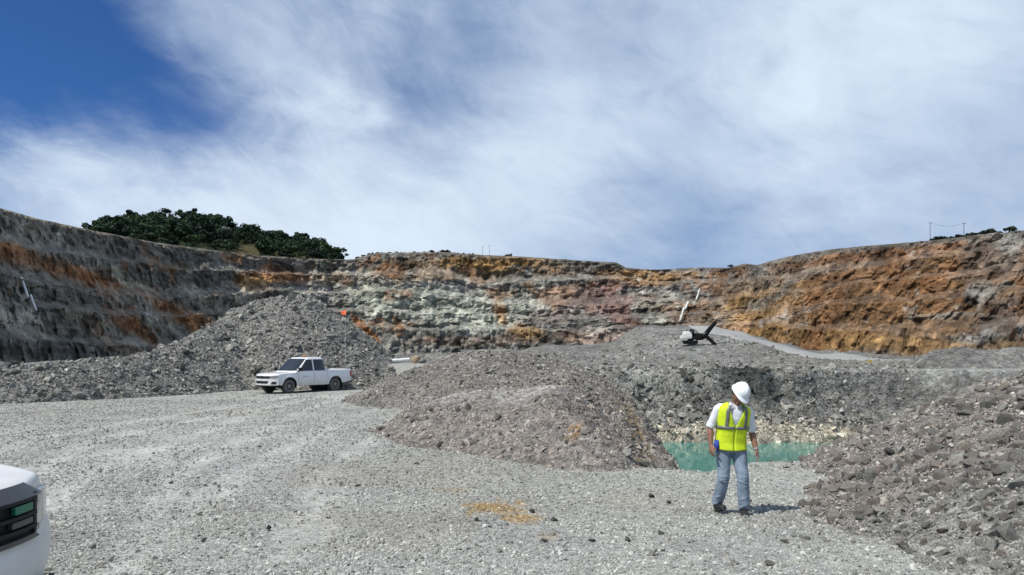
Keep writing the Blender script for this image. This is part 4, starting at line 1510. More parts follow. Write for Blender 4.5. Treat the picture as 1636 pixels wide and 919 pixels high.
M_PAINT = worn('white_paint', (0.76, 0.77, 0.77), 0.28, 0.05, 3.0, coat=0.6)
M_DUSTY = worn('dusty_white_paint', (0.70, 0.69, 0.66), 0.38, 0.10, 2.5, coat=0.3)
M_BLACK = worn('black_plastic', (0.011, 0.012, 0.013), 0.6, 0.25, 14.0, spec=0.25)
M_GREYP = worn('dark_grey_plastic', (0.055, 0.057, 0.06), 0.35, 0.15, 10.0)
M_TYRE = worn('tyre_rubber', (0.026, 0.026, 0.025), 0.85, 0.35, 9.0)
M_RIM = worn('grey_rim', (0.30, 0.30, 0.31), 0.45, 0.2, 12.0, metal=0.1)
M_CHROME = principled('chrome', (0.6, 0.6, 0.6), 0.15, 1.0)
M_GLASS = principled('dark_glass', (0.012, 0.016, 0.018), 0.04, spec=0.8)
M_LENS = principled('headlight_lens', (0.20, 0.21, 0.225), 0.08, spec=0.8, coat=1.0)
M_RED = principled('red_lens', (0.35, 0.012, 0.010), 0.2)
M_AMBER = principled('amber_lens', (0.75, 0.25, 0.02), 0.25)
M_GREEN = worn('green_plate', (0.010, 0.150, 0.085), 0.35, 0.15, 20.0)
M_UNDER = principled('dark_underbody', (0.012, 0.012, 0.012), 0.9)
M_FLAG = worn('orange_flag_cloth', (0.85, 0.16, 0.05), 0.75, 0.1, 6.0)
M_POLE = principled('pale_pole', (0.45, 0.44, 0.42), 0.5)



def road_dust(m, lo, hi, strength):
    """tan dust thrown up on the lower panels; the parts are modelled in vehicle space, so object z is height"""
    N, L = m.node_tree.nodes, m.node_tree.links
    b = N['Principled BSDF']
    src = b.inputs['Base Color'].links[0].from_socket
    tc = N.new('ShaderNodeTexCoord'); sp = N.new('ShaderNodeSeparateXYZ'); L.new(tc.outputs['Object'], sp.inputs[0])
    n = N.new('ShaderNodeTexNoise'); n.inputs['Scale'].default_value = 4.0; n.inputs['Detail'].default_value = 7; L.new(tc.outputs['Object'], n.inputs['Vector'])
    a = N.new('ShaderNodeMath'); a.operation = 'MULTIPLY_ADD'; a.inputs[1].default_value = 0.7; L.new(n.outputs[0], a.inputs[0])
    ng = N.new('ShaderNodeMath'); ng.operation = 'MULTIPLY'; ng.inputs[1].default_value = -1.0; L.new(sp.outputs[2], ng.inputs[0]); L.new(ng.outputs[0], a.inputs[2])
    r = N.new('ShaderNodeMapRange'); L.new(a.outputs[0], r.inputs['Value'])
    r.inputs['From Min'].default_value = 0.35 - hi; r.inputs['From Max'].default_value = 0.35 - lo; r.inputs['To Max'].default_value = strength
    mx = N.new('ShaderNodeMix'); mx.data_type = 'RGBA'; L.new(r.outputs[0], mx.inputs[0]); L.new(src, mx.inputs[6]); mx.inputs[7].default_value = (0.36, 0.34, 0.30, 1)
    L.new(mx.outputs[2], b.inputs['Base Color'])
    rr = N.new('ShaderNodeMapRange'); L.new(r.outputs[0], rr.inputs['Value']); rr.inputs['To Min'].default_value = b.inputs['Roughness'].default_value; rr.inputs['To Max'].default_value = 0.85
    L.new(rr.outputs[0], b.inputs['Roughness'])


for m_ in (M_PAINT, M_DUSTY):
    road_dust(m_, 0.35, 0.90, 0.4)
for m_ in (M_TYRE, M_BLACK):
    road_dust(m_, 0.0, 0.9, 0.22 if m_ is M_TYRE else 0.08)

HALF = 0.91
NOSE = 2.62
WX_F, WX_R = 1.62, -1.43
EXPO = 3.0


def nose_x(y, depth):
    return NOSE - depth * (abs(y) / HALF) ** EXPO


def make_truck(name, paint, near):
    root = empty(name)
    DEP = 0.27 if near else 0.34
    # ---- body shell: cross-sections along the length
    xs = list(np.linspace(-2.60, -0.955, 26)) + [-0.95] + list(np.linspace(-0.90, 2.25, 64)) + \
        [NOSE - DEP * (k ** EXPO) for k in (0.98, 0.95, 0.91, 0.86, 0.8, 0.72, 0.62, 0.5, 0.36, 0.2, 0.08)]
    xs = sorted(set(round(x, 4) for x in xs))
    rows = []
    hood0, hood1 = 1.00, 1.09
    for x in xs:
        if x > NOSE - DEP:
            w = HALF * max(((NOSE - x) / DEP), 1e-4) ** (1 / EXPO)
        else:
            w = HALF - 0.03 * smooth(-1.9, -2.6, x)
        if x <= -0.95:
            zt = 1.20
        elif x < 1.25:
            zt = 1.13
        else:
            zt = np.interp(x, [1.25, 2.1, 2.45, NOSE], [hood1, 1.05, hood0, 0.92])
        zb = np.interp(x, [-2.6, -2.0, -0.9, 1.1, 2.1, NOSE], [0.56, 0.46, 0.40, 0.40, 0.62 if near else 0.44, 0.66 if near else 0.52])
        for wx in (WX_F, WX_R):
            q = 0.455 ** 2 - (x - wx) ** 2
            if q > 0:
                zb = max(zb, 0.40 + math.sqrt(q))
        r = []
        nz = 9
        for k in range(nz):
            t = k / (nz - 1)
            z = zb + (zt - 0.06 - zb) * t
            bulge = 1 - 0.055 * ((z - 0.72) / 0.42) ** 2
            for wx in (WX_F, WX_R):
                d = math.hypot(x - wx, z - 0.40)
                bulge += 0.028 * smooth(0.60, 0.48, d)
            r.append((w * bulge, z))
        ysh = r[-1][0]
        for k in range(1, 5):
            a = k / 4 * math.pi / 2
            r.append((ysh - 0.05 * min(1, ysh / 0.2) * (1 - math.cos(a)), zt - 0.06 + 0.06 * math.sin(a)))
        ytop = r[-1][0]
        bed = -2.535 < x <= -0.955
        for k in range(1, 9):
            t = k / 8
            if bed:
                if t <= 0.15: r.append((ytop - 0.035, zt))
                elif t <= 0.27: r.append((ytop - 0.04, zt - 0.03))
                elif t <= 0.52: r.append((ytop - 0.05, 0.66))
                else: r.append(((ytop - 0.05) * (1 - t) / 0.48, 0.66))
            else:
                crown = 0.022 * (1 - (1 - t) ** 2) * (1 if x > 1.25 else 0.2)
                # a raised power bulge on the bonnet
                r.append((ytop * (1 - t), zt + crown + (0.010 * smooth(0.35, 0.5, t) if 1.25 < x < 2.45 else 0)))
        rows.append(r)
    n = len(rows[0])
    v = []
    for x, r in zip(xs, rows):
        v += [(x, y, z) for y, z in r]
        v += [(x, -y, z) for y, z in r[::-1][1:]]
    m = 2 * n - 1
    f = grid_faces(len(xs), m)
    me = mesh_np('body', v, f, None, True)
    bm = bmesh.new(); bm.from_mesh(me); bpy.data.meshes.remove(me)
    bm.verts.ensure_lookup_table()
    bm.faces.new([bm.verts[i] for i in range(m)])
    body = obj_bm('body', bm, paint, root, autosmooth=38)

    # ---- underbody and wheel housings
    bm = bmesh.new()
    add_box(bm, (4.6, 1.16, 0.32), (-0.1, 0, 0.58))
    for wx in (WX_F, WX_R):
        for s in (-1, 1):
            ring = []
            for k in range(15):
                a = math.pi * (-0.08 + 1.16 * k / 14)
                ring.append((wx + 0.452 * math.cos(a), 0.40 + 0.452 * math.sin(a)))
            va = [bm.verts.new((x, s * 0.55, z)) for x, z in ring]
            vb = [bm.verts.new((x, s * 0.885, z)) for x, z in ring]
            for k in range(14):
                bm.faces.new((va[k], va[k + 1], vb[k + 1], vb[k]))
            bm.faces.new(va)
    add_box(bm, (1.3, 1.5, 0.06), (-0.05, 0, 0.43))
    obj_bm('underbody', bm, M_UNDER, root)

    # ---- cab
    zb_, zr_ = 1.12, 1.86
    NS = 6.5

    def cab_dim(z):
        t = np.clip((z - zb_) / (zr_ - zb_), 0, 1.0)
        xf = 1.28 + (0.36 - 1.28) * t ** 0.95
        xr = -0.95 + 0.16 * t
        hw = 0.865 - 0.165 * t
        return 0.5 * (xf + xr), 0.5 * (xf - xr), hw

    def cab_side(x, z, s, off=0.0):
        cx, ax, hw = cab_dim(z)
        q = min(abs((x - cx) / ax), 0.999)
        return (x, s * (hw * (1 - q ** NS) ** (1 / NS) + off), z + off * 0.25)

    def cab_front(y, z, off=0.0, rear=False):
        cx, ax, hw = cab_dim(z)
        q = min(abs(y / hw), 0.999)
        xx = ax * (1 - q ** NS) ** (1 / NS)
        return (cx - xx - off, y, z) if rear else (cx + xx + off * 0.6, y, z + off * 0.8)

    zs = [zb_ - 0.04] + list(np.linspace(zb_, 1.78, 10)) + [1.815, 1.843, 1.86, 1.87, 1.873]
    v = []
    nr = 64
    for z in zs:
        cx, ax, hw = cab_dim(min(z, 1.86))
        k = 1.0
        if z > 1.79:
            k = {1.815: 0.985, 1.843: 0.955, 1.86: 0.90, 1.87: 0.62, 1.873: 0.25}[round(z, 3)]
        for i in range(nr):
            a = 2 * math.pi * i / nr
            c_, s_ = math.cos(a), math.sin(a)
            v.append((cx + ax * k * math.copysign(abs(c_) ** (2 / NS), c_), hw * k * math.copysign(abs(s_) ** (2 / NS), s_), z))
    me = mesh_np('cab', v, grid_faces(len(zs), nr, wrap=True), None, True)
    bm = bmesh.new(); bm.from_mesh(me); bpy.data.meshes.remove(me)
    bm.verts.ensure_lookup_table()
    bm.faces.new([bm.verts[(len(zs) - 1) * nr + i] for i in range(nr)])
    cab = obj_bm('cab', bm, paint, root, autosmooth=50)

    def patch(fn, u0, u1, v0, v1, nu=8, nv=6):
        """grid of fn(u, v); u0/u1 may be pairs (at v0, at v1)"""
        vs = []
        for j in range(nv + 1):
            t = j / nv
            vv = v0 + (v1 - v0) * t
            a = u0[0] + (u0[1] - u0[0]) * t if isinstance(u0, tuple) else u0
            b = u1[0] + (u1[1] - u1[0]) * t if isinstance(u1, tuple) else u1
            for i in range(nu + 1):
                vs.append(fn(a + (b - a) * i / nu, vv))
        return vs, grid_faces(nv + 1, nu + 1)

    def add_patch(nm, fn, u0, u1, v0, v1, mat, parent=root, nu=8, nv=6, thick=0.012):
        """panel with a turned-back edge, so that it has thickness"""
        vs, fs = patch(fn, u0, u1, v0, v1, nu, nv)
        me = mesh_np(nm, vs, fs, None, True)
        bm = bmesh.new(); bm.from_mesh(me); bpy.data.meshes.remove(me)
        bmesh.ops.recalc_face_normals(bm, faces=bm.faces[:])
        bmesh.ops.solidify(bm, geom=bm.faces[:], thickness=thick)
        return obj_bm(nm, bm, mat, parent, autosmooth=40)

    w = add_patch('windscreen', lambda y, z: cab_front(y, z, 0.006), (-0.77, -0.63), (0.77, 0.63), 1.165, 1.785, M_GLASS, nu=14)
    add_patch('rear_window', lambda y, z: cab_front(y, z, 0.006, True), (-0.66, -0.58), (0.66, 0.58), 1.24, 1.72, M_GLASS, nu=12)
    for s in (1, -1):
        add_patch('side_window', lambda x, z: cab_side(x, z, s, 0.006), 0.075, (0.98, 0.40), 1.155, 1.745, M_GLASS)
        add_patch('side_window', lambda x, z: cab_side(x, z, s, 0.006), (-0.80, -0.72), -0.02, 1.155, 1.745, M_GLASS)
        # door seams, handles, mirror
        for x0 in (1.08, 0.03, -0.90):
            bm = bmesh.new()
            for k in range(7):
                z0, z1 = 0.46 + k * 0.1, 0.46 + (k + 1) * 0.1
                zm = (z0 + z1) / 2
                bul = HALF * (1 - 0.055 * ((zm - 0.72) / 0.42) ** 2)
                add_box(bm, (0.012, 0.008, z1 - z0 + 0.004), (x0, s * bul, zm))
            obj_bm('door_seam', bm, M_GREYP, body)
        for x0 in (0.16, -0.78):
            bm = bmesh.new()
            add_box(bm, (0.17, 0.035, 0.035), (x0, s * 0.90, 0.99), bevel=0.012)
            obj_bm('door_handle', bm, paint, body)
        bm = bmesh.new()
        add_box(bm, (0.11, 0.20, 0.20), (1.02, s * 0.99, 1.24), bevel=0.035)
        add_box(bm, (0.06, 0.14, 0.05), (1.05, s * 0.88, 1.17), bevel=0.015)
        obj_bm('side_mirror', bm, M_BLACK if not near else paint, root)
        # tail lamp
        bm = bmesh.new()
        add_box(bm, (0.10, 0.11, 0.30), (-2.565, s * 0.83, 0.93), bevel=0.02)
        obj_bm('tail_lamp', bm, M_RED, root)
        bm = bmesh.new()
        add_box(bm, (0.02, 0.28, 0.30), (WX_R - 0.52, s * 0.74, 0.36), bevel=0.004)
        obj_bm('mud_flap', bm, M_BLACK, root)
    bm = bmesh.new()
    add_box(bm, (0.16, 1.66, 0.14), (-2.66, 0, 0.54), bevel=0.03)
    obj_bm('rear_bumper', bm, M_GREYP, root)
    bm = bmesh.new()
    add_box(bm, (0.02, 1.2, 0.05), (-2.612, 0, 1.02), bevel=0.005)
    obj_bm('tailgate_handle', bm, M_BLACK, root)
    bm = bmesh.new()
    add_box(bm, (1.56, 1.62, 0.02), (-1.745, 0, 0.675))
    obj_bm('bed_liner', bm, M_BLACK, root)

    # ---- wheels
    for wx in (WX_F, WX_R):
        for s in (1, -1):
            bm = bmesh.new()
            add_lathe(bm, [(0.23, -0.12), (0.345, -0.125), (0.385, -0.10), (0.395, -0.05), (0.395, 0.05), (0.385, 0.10), (0.345, 0.125), (0.23, 0.12)], 36, 'Y', (wx, s * 0.76, 0.395))
            wh = obj_bm('wheel', bm, M_TYRE, root, autosmooth=30)
            bm = bmesh.new()
            add_lathe(bm, [(0.265, s * 0.0), (0.27, s * 0.125), (0.245, s * 0.128), (0.225, s * 0.075), (0.09, s * 0.085), (0.075, s * 0.125), (0.02, s * 0.128)][:: 1], 30, 'Y', (wx, s * 0.76, 0.395))
            for k in range(6):
                a = math.pi / 3 * k
                M = Matrix.Translation((wx + 0.145 * math.cos(a), s * (0.76 + 0.088), 0.395 + 0.145 * math.sin(a))) @ Matrix.Rotation(-a, 4, 'Y')
                add_box(bm, (0.13, 0.03, 0.055), (0, 0, 0), M, bevel=0.008)
            obj_bm('rim', bm, M_RIM, wh, autosmooth=30)

    # ---- front end: panels that follow the curve of the nose
    def np_(off):
        def fn(y, z):
            x = nose_x(y, DEP)
            ta = DEP * EXPO * (abs(y) / HALF) ** (EXPO - 1) / HALF * math.copysign(1, y)
            nx, ny = 1.0, ta
            l = math.hypot(nx, ny)
            return (x + nx / l * off, y + ny / l * off, z)
        return fn

    def panel(nm, y0, y1, z0, z1, mat, off=0.02, parent=root, thick=0.03, nu=12, nv=3):
        return add_patch(nm, np_(off), y0, y1, z0, z1, mat, parent, nu, nv, thick)

    if not near:
        panel('grille', (-0.50, -0.56), (0.50, 0.56), 0.80, 0.925, M_BLACK, 0.02)
        g2 = panel('grille_bar', -0.5, 0.5, 0.855, 0.875, M_CHROME, 0.03)
        for s in (1, -1):
            panel('headlight', (s * 0.55, s * 0.60), (s * 0.83, s * 0.905), 0.80, 0.945, M_LENS, 0.022)
            panel('fog_lamp_recess', (s * 0.60, s * 0.66), (s * 0.80, s * 0.83), 0.52, 0.645, M_BLACK, 0.062)
        bp = panel('front_bumper', -0.885, 0.885, 0.46, 0.775, paint, 0.05, thick=0.05, nu=24, nv=5)
        panel('air_intake', (-0.42, -0.48), (0.42, 0.48), 0.55, 0.68, M_BLACK, 0.062)
        panel('bumper_lip', -0.80, 0.80, 0.40, 0.46, M_BLACK, 0.035)
    else:
        # bonnet guard: dark grey strip along the front edge of the bonnet
        def guard(y, t):
            p = np_(0.034 - 0.062 * t)(y, 0.925 + 0.065 * t)
            return p
        add_patch('bonnet_guard', guard, (-0.745, -0.68), (0.745, 0.68), 0.0, 1.0, M_GREYP, root, 24, 5, 0.012)
        gr = panel('grille', (-0.66, -0.70), (0.66, 0.70), 0.725, 0.93, M_BLACK, 0.012, thick=0.05, nu=20)
        for zc, hh in ((0.918, 0.008), (0.842, 0.009), (0.775, 0.009)):
            panel('grille_bar', -0.66, 0.66, zc - hh, zc + hh, M_BLACK, 0.045, gr, 0.03, 18, 1)
        panel('grille_frame', (-0.70, -0.66), (0.70, 0.66), 0.71, 0.735, M_GREYP, 0.04, gr, 0.03, 18, 1)
        for s in (1, -1):
            panel('green_plate', s * 0.49, s * 0.63, 0.860, 0.900, M_GREEN, 0.040, gr, 0.02, 6, 2)
            panel('grey_plate', s * 0.47, s * 0.63, 0.795, 0.825, M_GREYP, 0.040, gr, 0.02, 6, 2)
            hl = panel('headlight', (s * 0.70, s * 0.73), (s * 0.87, s * 0.895), 0.765, 0.935, M_LENS, 0.02, thick=0.03)
            panel('headlight_frame', s * 0.672, s * 0.70, 0.73, 0.94, M_BLACK, 0.026, hl, 0.02, 3, 3)
            panel('indicator', s * 0.74, s * 0.88, 0.73, 0.760, M_LENS, 0.02, hl, 0.02, 3, 2)
            fr = panel('fog_lamp_recess', s * 0.50, s * 0.72, 0.40, 0.50, M_BLACK, 0.10, thick=0.02)

        def bump(y, t):
            z = 0.40 + 0.32 * t
            off = 0.015 + 0.035 * math.sin(math.pi * min(1, t * 0.95 + 0.12)) ** 0.7
            yy = y * (0.72 + 0.28 * smooth(0.0, 0.85, t)) if abs(y) > 0 else y
            p = np_(off)(yy, z + 0.10 * smooth(0.62, 0.9, abs(y)) * smooth(0.3, 1.0, t))
            return p
        add_patch('front_bumper', bump, -0.895, 0.895, 0.0, 1.0, paint, root, 40, 12, 0.04)
        panel('bumper_lip', -0.64, 0.64, 0.30, 0.41, M_BLACK, 0.03, thick=0.05)
    bm = bmesh.new()
    for s in (-0.35, 0.25):
        add_tube(bm, [(1.33, s, 1.165), (1.05, s + 0.1, 1.275), (0.86, s + 0.28, 1.415)], 0.008, 6)
    obj_bm('windscreen_wiper', bm, M_BLACK, root)
    return root, body


def build_trucks():
    # white pickup that has stopped at the heap
    t, body = make_truck('pickup_truck', M_PAINT, False)
    bm = bmesh.new()
    add_lathe(bm, [(0.075, 0), (0.075, 0.02), (0.06, 0.03)], 16, 'Z', (0.05, 0.12, 1.872))
    bc = obj_bm('beacon', bm, M_GREYP, t)
    bm = bmesh.new()
    add_lathe(bm, [(0.058, 0.03), (0.055, 0.10), (0.03, 0.125)], 16, 'Z', (0.05, 0.12, 1.872))
    obj_bm('beacon_lens', bm, M_AMBER, bc, smooth_shade=True)
    bm = bmesh.new()
    add_tube(bm, [(-2.45, 0.55, 0.70), (-2.46, 0.55, 2.4), (-2.52, 0.55, 4.52)], [0.016, 0.013, 0.009], 6)
    fp = obj_bm('flag_pole', bm, M_POLE, t)
    vs = []
    for j in range(7):
        for i in range(9):
            u, w = i / 8, j / 6
            vs.append((-2.52 + 0.02 * math.sin(u * 6 + w), 0.55 - 0.01 - 0.34 * u, 4.20 + 0.30 * w * (1 - 0.35 * u) + 0.05 * u + 0.02 * math.sin(u * 7)))
    vs = [(x + 0.05 * math.sin((y - 0.55) * 14), y, z) for x, y, z in vs]
    me = mesh_np('flag', vs, grid_faces(7, 9), None, True)
    bm = bmesh.new(); bm.from_mesh(me); bpy.data.meshes.remove(me)
    bmesh.ops.solidify(bm, geom=bm.faces[:], thickness=0.006)
    obj_bm('flag', bm, M_FLAG, fp, smooth_shade=True)
    # small unreadable dark lettering on the front doors
    for s in (1, -1):
        bm = bmesh.new()
        rg = random.Random(5)
        x = 0.74
        for k in range(7):
            wd = rg.uniform(0.03, 0.06)
            add_box(bm, (wd, 0.004, rg.uniform(0.05, 0.085)), (x, s * 0.902, 0.84 + rg.uniform(-0.01, 0.01)))
            x -= wd + 0.016
        obj_bm('door_emblem', bm, M_GREYP, body)
    hd = R(55)
    fwd = Vector((-math.cos(hd), -math.sin(hd), 0))
    px, py = 485.0, 626.0
    d = 41.0
    x = (px - CX) / F * d
    gz = float(ground_z(np.array([x]), np.array([d]))[0])
    t.location = (x, d, gz - 0.02)
    t.rotation_euler = (0, 0, math.atan2(fwd.y, fwd.x))
    t.scale = (1.03, 1.03, 1.03)
    tag(t, 'white double cab pickup with orange whip flag, standing below the tall grey heap', 'pickup truck')

    t, body = make_truck('parked_pickup', M_DUSTY, True)
    yaw = R(-14)
    s = 1.02
    nose = Vector((-2.60, 3.20, -1.70))
    t.scale = (s, s, s)
    t.rotation_euler = (0, 0, yaw)
    t.location = nose - Vector((math.cos(yaw), math.sin(yaw), 0)) * NOSE * s
    tag(t, 'white pickup nose with black grille and green plate, poking in at the lower left edge', 'pickup truck')


build_trucks()

# ------------------------------------------------------------------ the worker

M_SKIN = worn('brown_skin', (0.24, 0.115, 0.070), 0.55, 0.12, 18.0)
M_SHIRT = worn('white_shirt', (0.74, 0.75, 0.80), 0.85, 0.08, 14.0, bump=0.01)
M_VEST = worn('yellow_vest', (0.62, 0.78, 0.015), 0.7, 0.10, 9.0, bump=0.012)
M_TAPE = worn('grey_reflective_tape', (0.16, 0.17, 0.155), 0.35, 0.15, 20.0)
M_JEANS = worn('washed_blue_jeans', (0.215, 0.275, 0.345), 0.9, 0.35, 11.0, bump=0.02)
M_BOOT = worn('black_boot', (0.018, 0.017, 0.017), 0.5, 0.3, 15.0)
M_HELMET = worn('white_helmet', (0.80, 0.82, 0.81), 0.3, 0.04, 6.0)
M_HAIR = principled('black_hair', (0.012, 0.010, 0.009), 0.6)
M_DARKTEE = principled('dark_undershirt', (0.012, 0.012, 0.020), 0.8)
M_BLUE = worn('blue_cloth', (0.02, 0.05, 0.32), 0.7, 0.2, 12.0)
M_EYE = principled('eye_white', (0.7, 0.68, 0.65), 0.2)
M_BELT = principled('dark_belt', (0.03, 0.025, 0.02), 0.5)


def remeshed(name, bm, voxel, mat, parent, smooth_it=4, dec=None):
    bmesh.ops.recalc_face_normals(bm, faces=bm.faces[:])
    me = bpy.data.meshes.new(name + '_cage')
    bm.to_mesh(me); bm.free()
    o = bpy.data.objects.new(name + '_cage', me)
    COL.objects.link(o)
    m = o.modifiers.new('r', 'REMESH'); m.mode = 'VOXEL'; m.voxel_size = voxel
    s = o.modifiers.new('s', 'SMOOTH'); s.factor = 0.5; s.iterations = smooth_it
    if dec:
        q = o.modifiers.new('d', 'DECIMATE'); q.ratio = dec
    dg = bpy.context.evaluated_depsgraph_get()
    dg.update()
    res = bpy.data.meshes.new_from_object(o.evaluated_get(dg))
    bpy.data.objects.remove(o)
    bpy.data.meshes.remove(me)
    res.name = name
    res.materials.clear()
    res.polygons.foreach_set('use_smooth', np.ones(len(res.polygons), bool))
    return link(name, res, parent, mat)


def build_person():
    P0 = Vector(((1168 - CX) / F * 9.62, 9.62, 0))
    P0.z = float(ground_z(np.array([P0.x]), np.array([P0.y]))[0])
    root = empty('person', P0)
    V = Vector
    # joints in metres from the feet; x to the right in the picture, y away from the camera
    pelvis, waist, chest, neck0 = V((0.0, 0.02, 0.90)), V((0.005, 0.0, 1.06)), V((0.02, -0.03, 1.26)), V((0.03, -0.06, 1.44))
    head = V((0.058, -0.160, 1.570))
    shR, shL = V((-0.165, -0.02, 1.385)), V((0.215, -0.055, 1.345))
    elR, elL = V((-0.262, 0.04, 1.125)), V((0.262, -0.01, 1.075))
    wrR, wrL = V((-0.275, -0.045, 0.905)), V((0.290, -0.115, 0.845))
    hipR, hipL = V((-0.095, 0.02, 0.88)), V((0.095, 0.01, 0.88))
    knR, knL = V((-0.105, -0.03, 0.475)), V((0.120, -0.10, 0.475))
    anR, anL = V((-0.140, 0.13, 0.115)), V((0.140, -0.085, 0.105))

    # ---- body, one continuous surface
    bm = bmesh.new()
    add_tube(bm, [pelvis - V((0, 0, 0.08)), pelvis, waist, chest, chest + V((0.004, -0.01, 0.10)), neck0 - V((0, 0, 0.02))],
             [(0.10, 0.15), (0.12, 0.165), (0.105, 0.145), (0.12, 0.165), (0.10, 0.15), (0.055, 0.06)], 20, up=(0, 1, 0))
    add_tube(bm, [neck0 - V((0, 0, 0.06)), neck0 + V((0.02, -0.03, 0.03)), head - V((0.01, -0.03, 0.05))], [0.062, 0.056, 0.056], 14)
    # head: tilted down and to the right of the picture
    HM = Matrix.Translation(head) @ Matrix.Rotation(R(17), 4, 'Y') @ Matrix.Rotation(R(22), 4, 'Z') @ Matrix.Rotation(R(36), 4, 'X')
    r = bmesh.ops.create_uvsphere(bm, u_segments=24, v_segments=18, radius=1.0)
    for v in r['verts']:
        c = V((v.co.x * 0.076, v.co.y * 0.096, v.co.z * 0.115))
        if c.z < 0:                                   # jaw narrows, chin forward
            t = -c.z / 0.115
            c.x *= 1 - 0.30 * t * t
            if c.y < 0: c.y -= 0.010 * t
            else: c.y *= 1 - 0.35 * t
        v.co = HM @ c
    def hp(x, y, z): return HM @ V((x, y, z))
    add_tube(bm, [hp(0, -0.085, 0.022), hp(0, -0.106, -0.012), hp(0, -0.112, -0.026), hp(0, -0.092, -0.036)], [0.008, 0.012, 0.015, 0.010], 8)   # nose
    add_tube(bm, [hp(-0.03, -0.090, 0.030), hp(0, -0.097, 0.034), hp(0.03, -0.090, 0.030)], [0.007, 0.009, 0.007], 6)                            # brow
    add_tube(bm, [hp(-0.022, -0.088, -0.060), hp(0, -0.099, -0.058), hp(0.022, -0.088, -0.060)], [0.005, 0.008, 0.005], 6)                      # lips
    add_tube(bm, [hp(-0.020, -0.086, -0.071), hp(0, -0.097, -0.071), hp(0.020, -0.086, -0.071)], [0.005, 0.008, 0.005], 6)
    add_tube(bm, [hp(-0.01, -0.085, -0.10), hp(0.01, -0.085, -0.10)], [0.016, 0.016], 8)                                                        # chin
    for s in (-1, 1):
        add_tube(bm, [hp(s * 0.074, 0.0, 0.028), hp(s * 0.084, 0.008, 0.012), hp(s * 0.080, 0.004, -0.016), hp(s * 0.072, -0.004, -0.030)],
                 [(0.007, 0.014), (0.008, 0.019), (0.007, 0.014), (0.005, 0.008)], 8)
    # arms and hands
    for sh, el, wr, s in ((shR, elR, wrR, -1), (shL, elL, wrL, 1)):
        mid = (el + wr) / 2
        fdir = (wr - el).normalized()
        add_tube(bm, [sh, sh.lerp(el, 0.5), el, el.lerp(wr, 0.3), el.lerp(wr, 0.75), wr], [0.055, 0.046, 0.040, 0.043, 0.033, 0.027], 14)
        # palm: thin box-like tube; the back of the hand faces outward
        side = V((s * 0.88, -0.42, 0.0)); side = (side - fdir * side.dot(fdir)).normalized()    # out from the back of the hand
        fore = fdir.cross(side).normalized()
        if fore.y > 0: fore = -fore                                                             # thumb side, towards the camera
        hd = (fdir + V((0, -0.12, 0))).normalized()
        k0, k1 = wr + hd * 0.005, wr + hd * 0.092
        add_tube(bm, [wr - hd * 0.01, wr + hd * 0.025, wr + hd * 0.065, k1], [(0.020, 0.027), (0.018, 0.036), (0.016, 0.042), (0.013, 0.040)], 12, up=side)
        inn = -side
        for q, (o, L1, rr) in enumerate(((0.031, 0.074, 0.0098), (0.011, 0.083, 0.0102), (-0.010, 0.077, 0.0096), (-0.030, 0.060, 0.0085))):
            b0 = k1 + fore * o - hd * 0.012
            curl = (0.30, 0.42, 0.52, 0.62)[q]
            d1 = (hd + inn * curl * 0.6).normalized()
            d2 = (hd + inn * curl * 1.7).normalized()
            d3 = (hd * 0.8 + inn * curl * 2.6).normalized()
            p1 = b0 + d1 * (L1 * 0.50); p2 = p1 + d2 * (L1 * 0.33); p3 = p2 + d3 * (L1 * 0.27)
            add_tube(bm, [b0, p1, p2, p3], [rr * 1.1, rr, rr * 0.92, rr * 0.7], 8)
        t0 = wr + hd * 0.028 + fore * 0.026
        t1 = t0 + (hd * 0.6 + fore * 0.75 + inn * 0.3).normalized() * 0.036
        t2 = t1 + (hd * 0.9 + fore * 0.35 + inn * 0.35).normalized() * 0.032
        t3 = t2 + (hd + inn * 0.45).normalized() * 0.024
        add_tube(bm, [t0, t1, t2, t3], [0.016, 0.0125, 0.0112, 0.008], 8)
    for hip, kn, an, fy, fp in ((hipR, knR, anR, R(8), R(-16)), (hipL, knL, anL, R(-10), R(3))):
        FM = Matrix.Translation(an) @ Matrix.Rotation(fy, 4, 'Z') @ Matrix.Rotation(fp, 4, 'X')
        add_tube(bm, [an + V((0, 0, 0.02)), FM @ V((0, 0.0, -0.04)), FM @ V((0, -0.08, -0.062)), FM @ V((0, -0.15, -0.07))], [0.036, 0.034, 0.026, 0.018], 10)
        add_tube(bm, [hip + V((0, 0, 0.02)), hip.lerp(kn, 0.5), kn, kn.lerp(an, 0.35), an], [0.085, 0.068, 0.052, 0.053, 0.038], 14)
    body = remeshed('body', bm, 0.0062, M_SKIN, root, 3)

    # ---- eyes, hair
    for s in (-1, 1):
        bm = bmesh.new()
        bmesh.ops.create_uvsphere(bm, u_segments=10, v_segments=8, radius=0.0115, matrix=Matrix.Translation(hp(s * 0.031, -0.0835, 0.010)))
        obj_bm('eye', bm, M_EYE, root, True)
    bm = bmesh.new()
    r = bmesh.ops.create_uvsphere(bm, u_segments=20, v_segments=14, radius=1.0)
    for v in r['verts']:
        v.co = HM @ V((v.co.x * 0.082, v.co.y * 0.100 + 0.008, v.co.z * 0.112 + 0.006))
    bmesh.ops.delete(bm, geom=[v for v in bm.verts if (HM.inverted() @ v.co).y < -0.02 and (HM.inverted() @ v.co).z < 0.055 or (HM.inverted() @ v.co).z < -0.06], context='VERTS')
    bmesh.ops.solidify(bm, geom=bm.faces[:], thickness=0.004)
    obj_bm('hair', bm, M_HAIR, root, True)

    # ---- hard hat: shell with a ridge, brim all round with a longer peak in front
    bm = bmesh.new()
    nr, ns = 14, 40
    rings = []
    HH = Matrix.Translation(HM @ V((0, 0.004, 0.038))) @ HM.to_3x3().to_4x4()
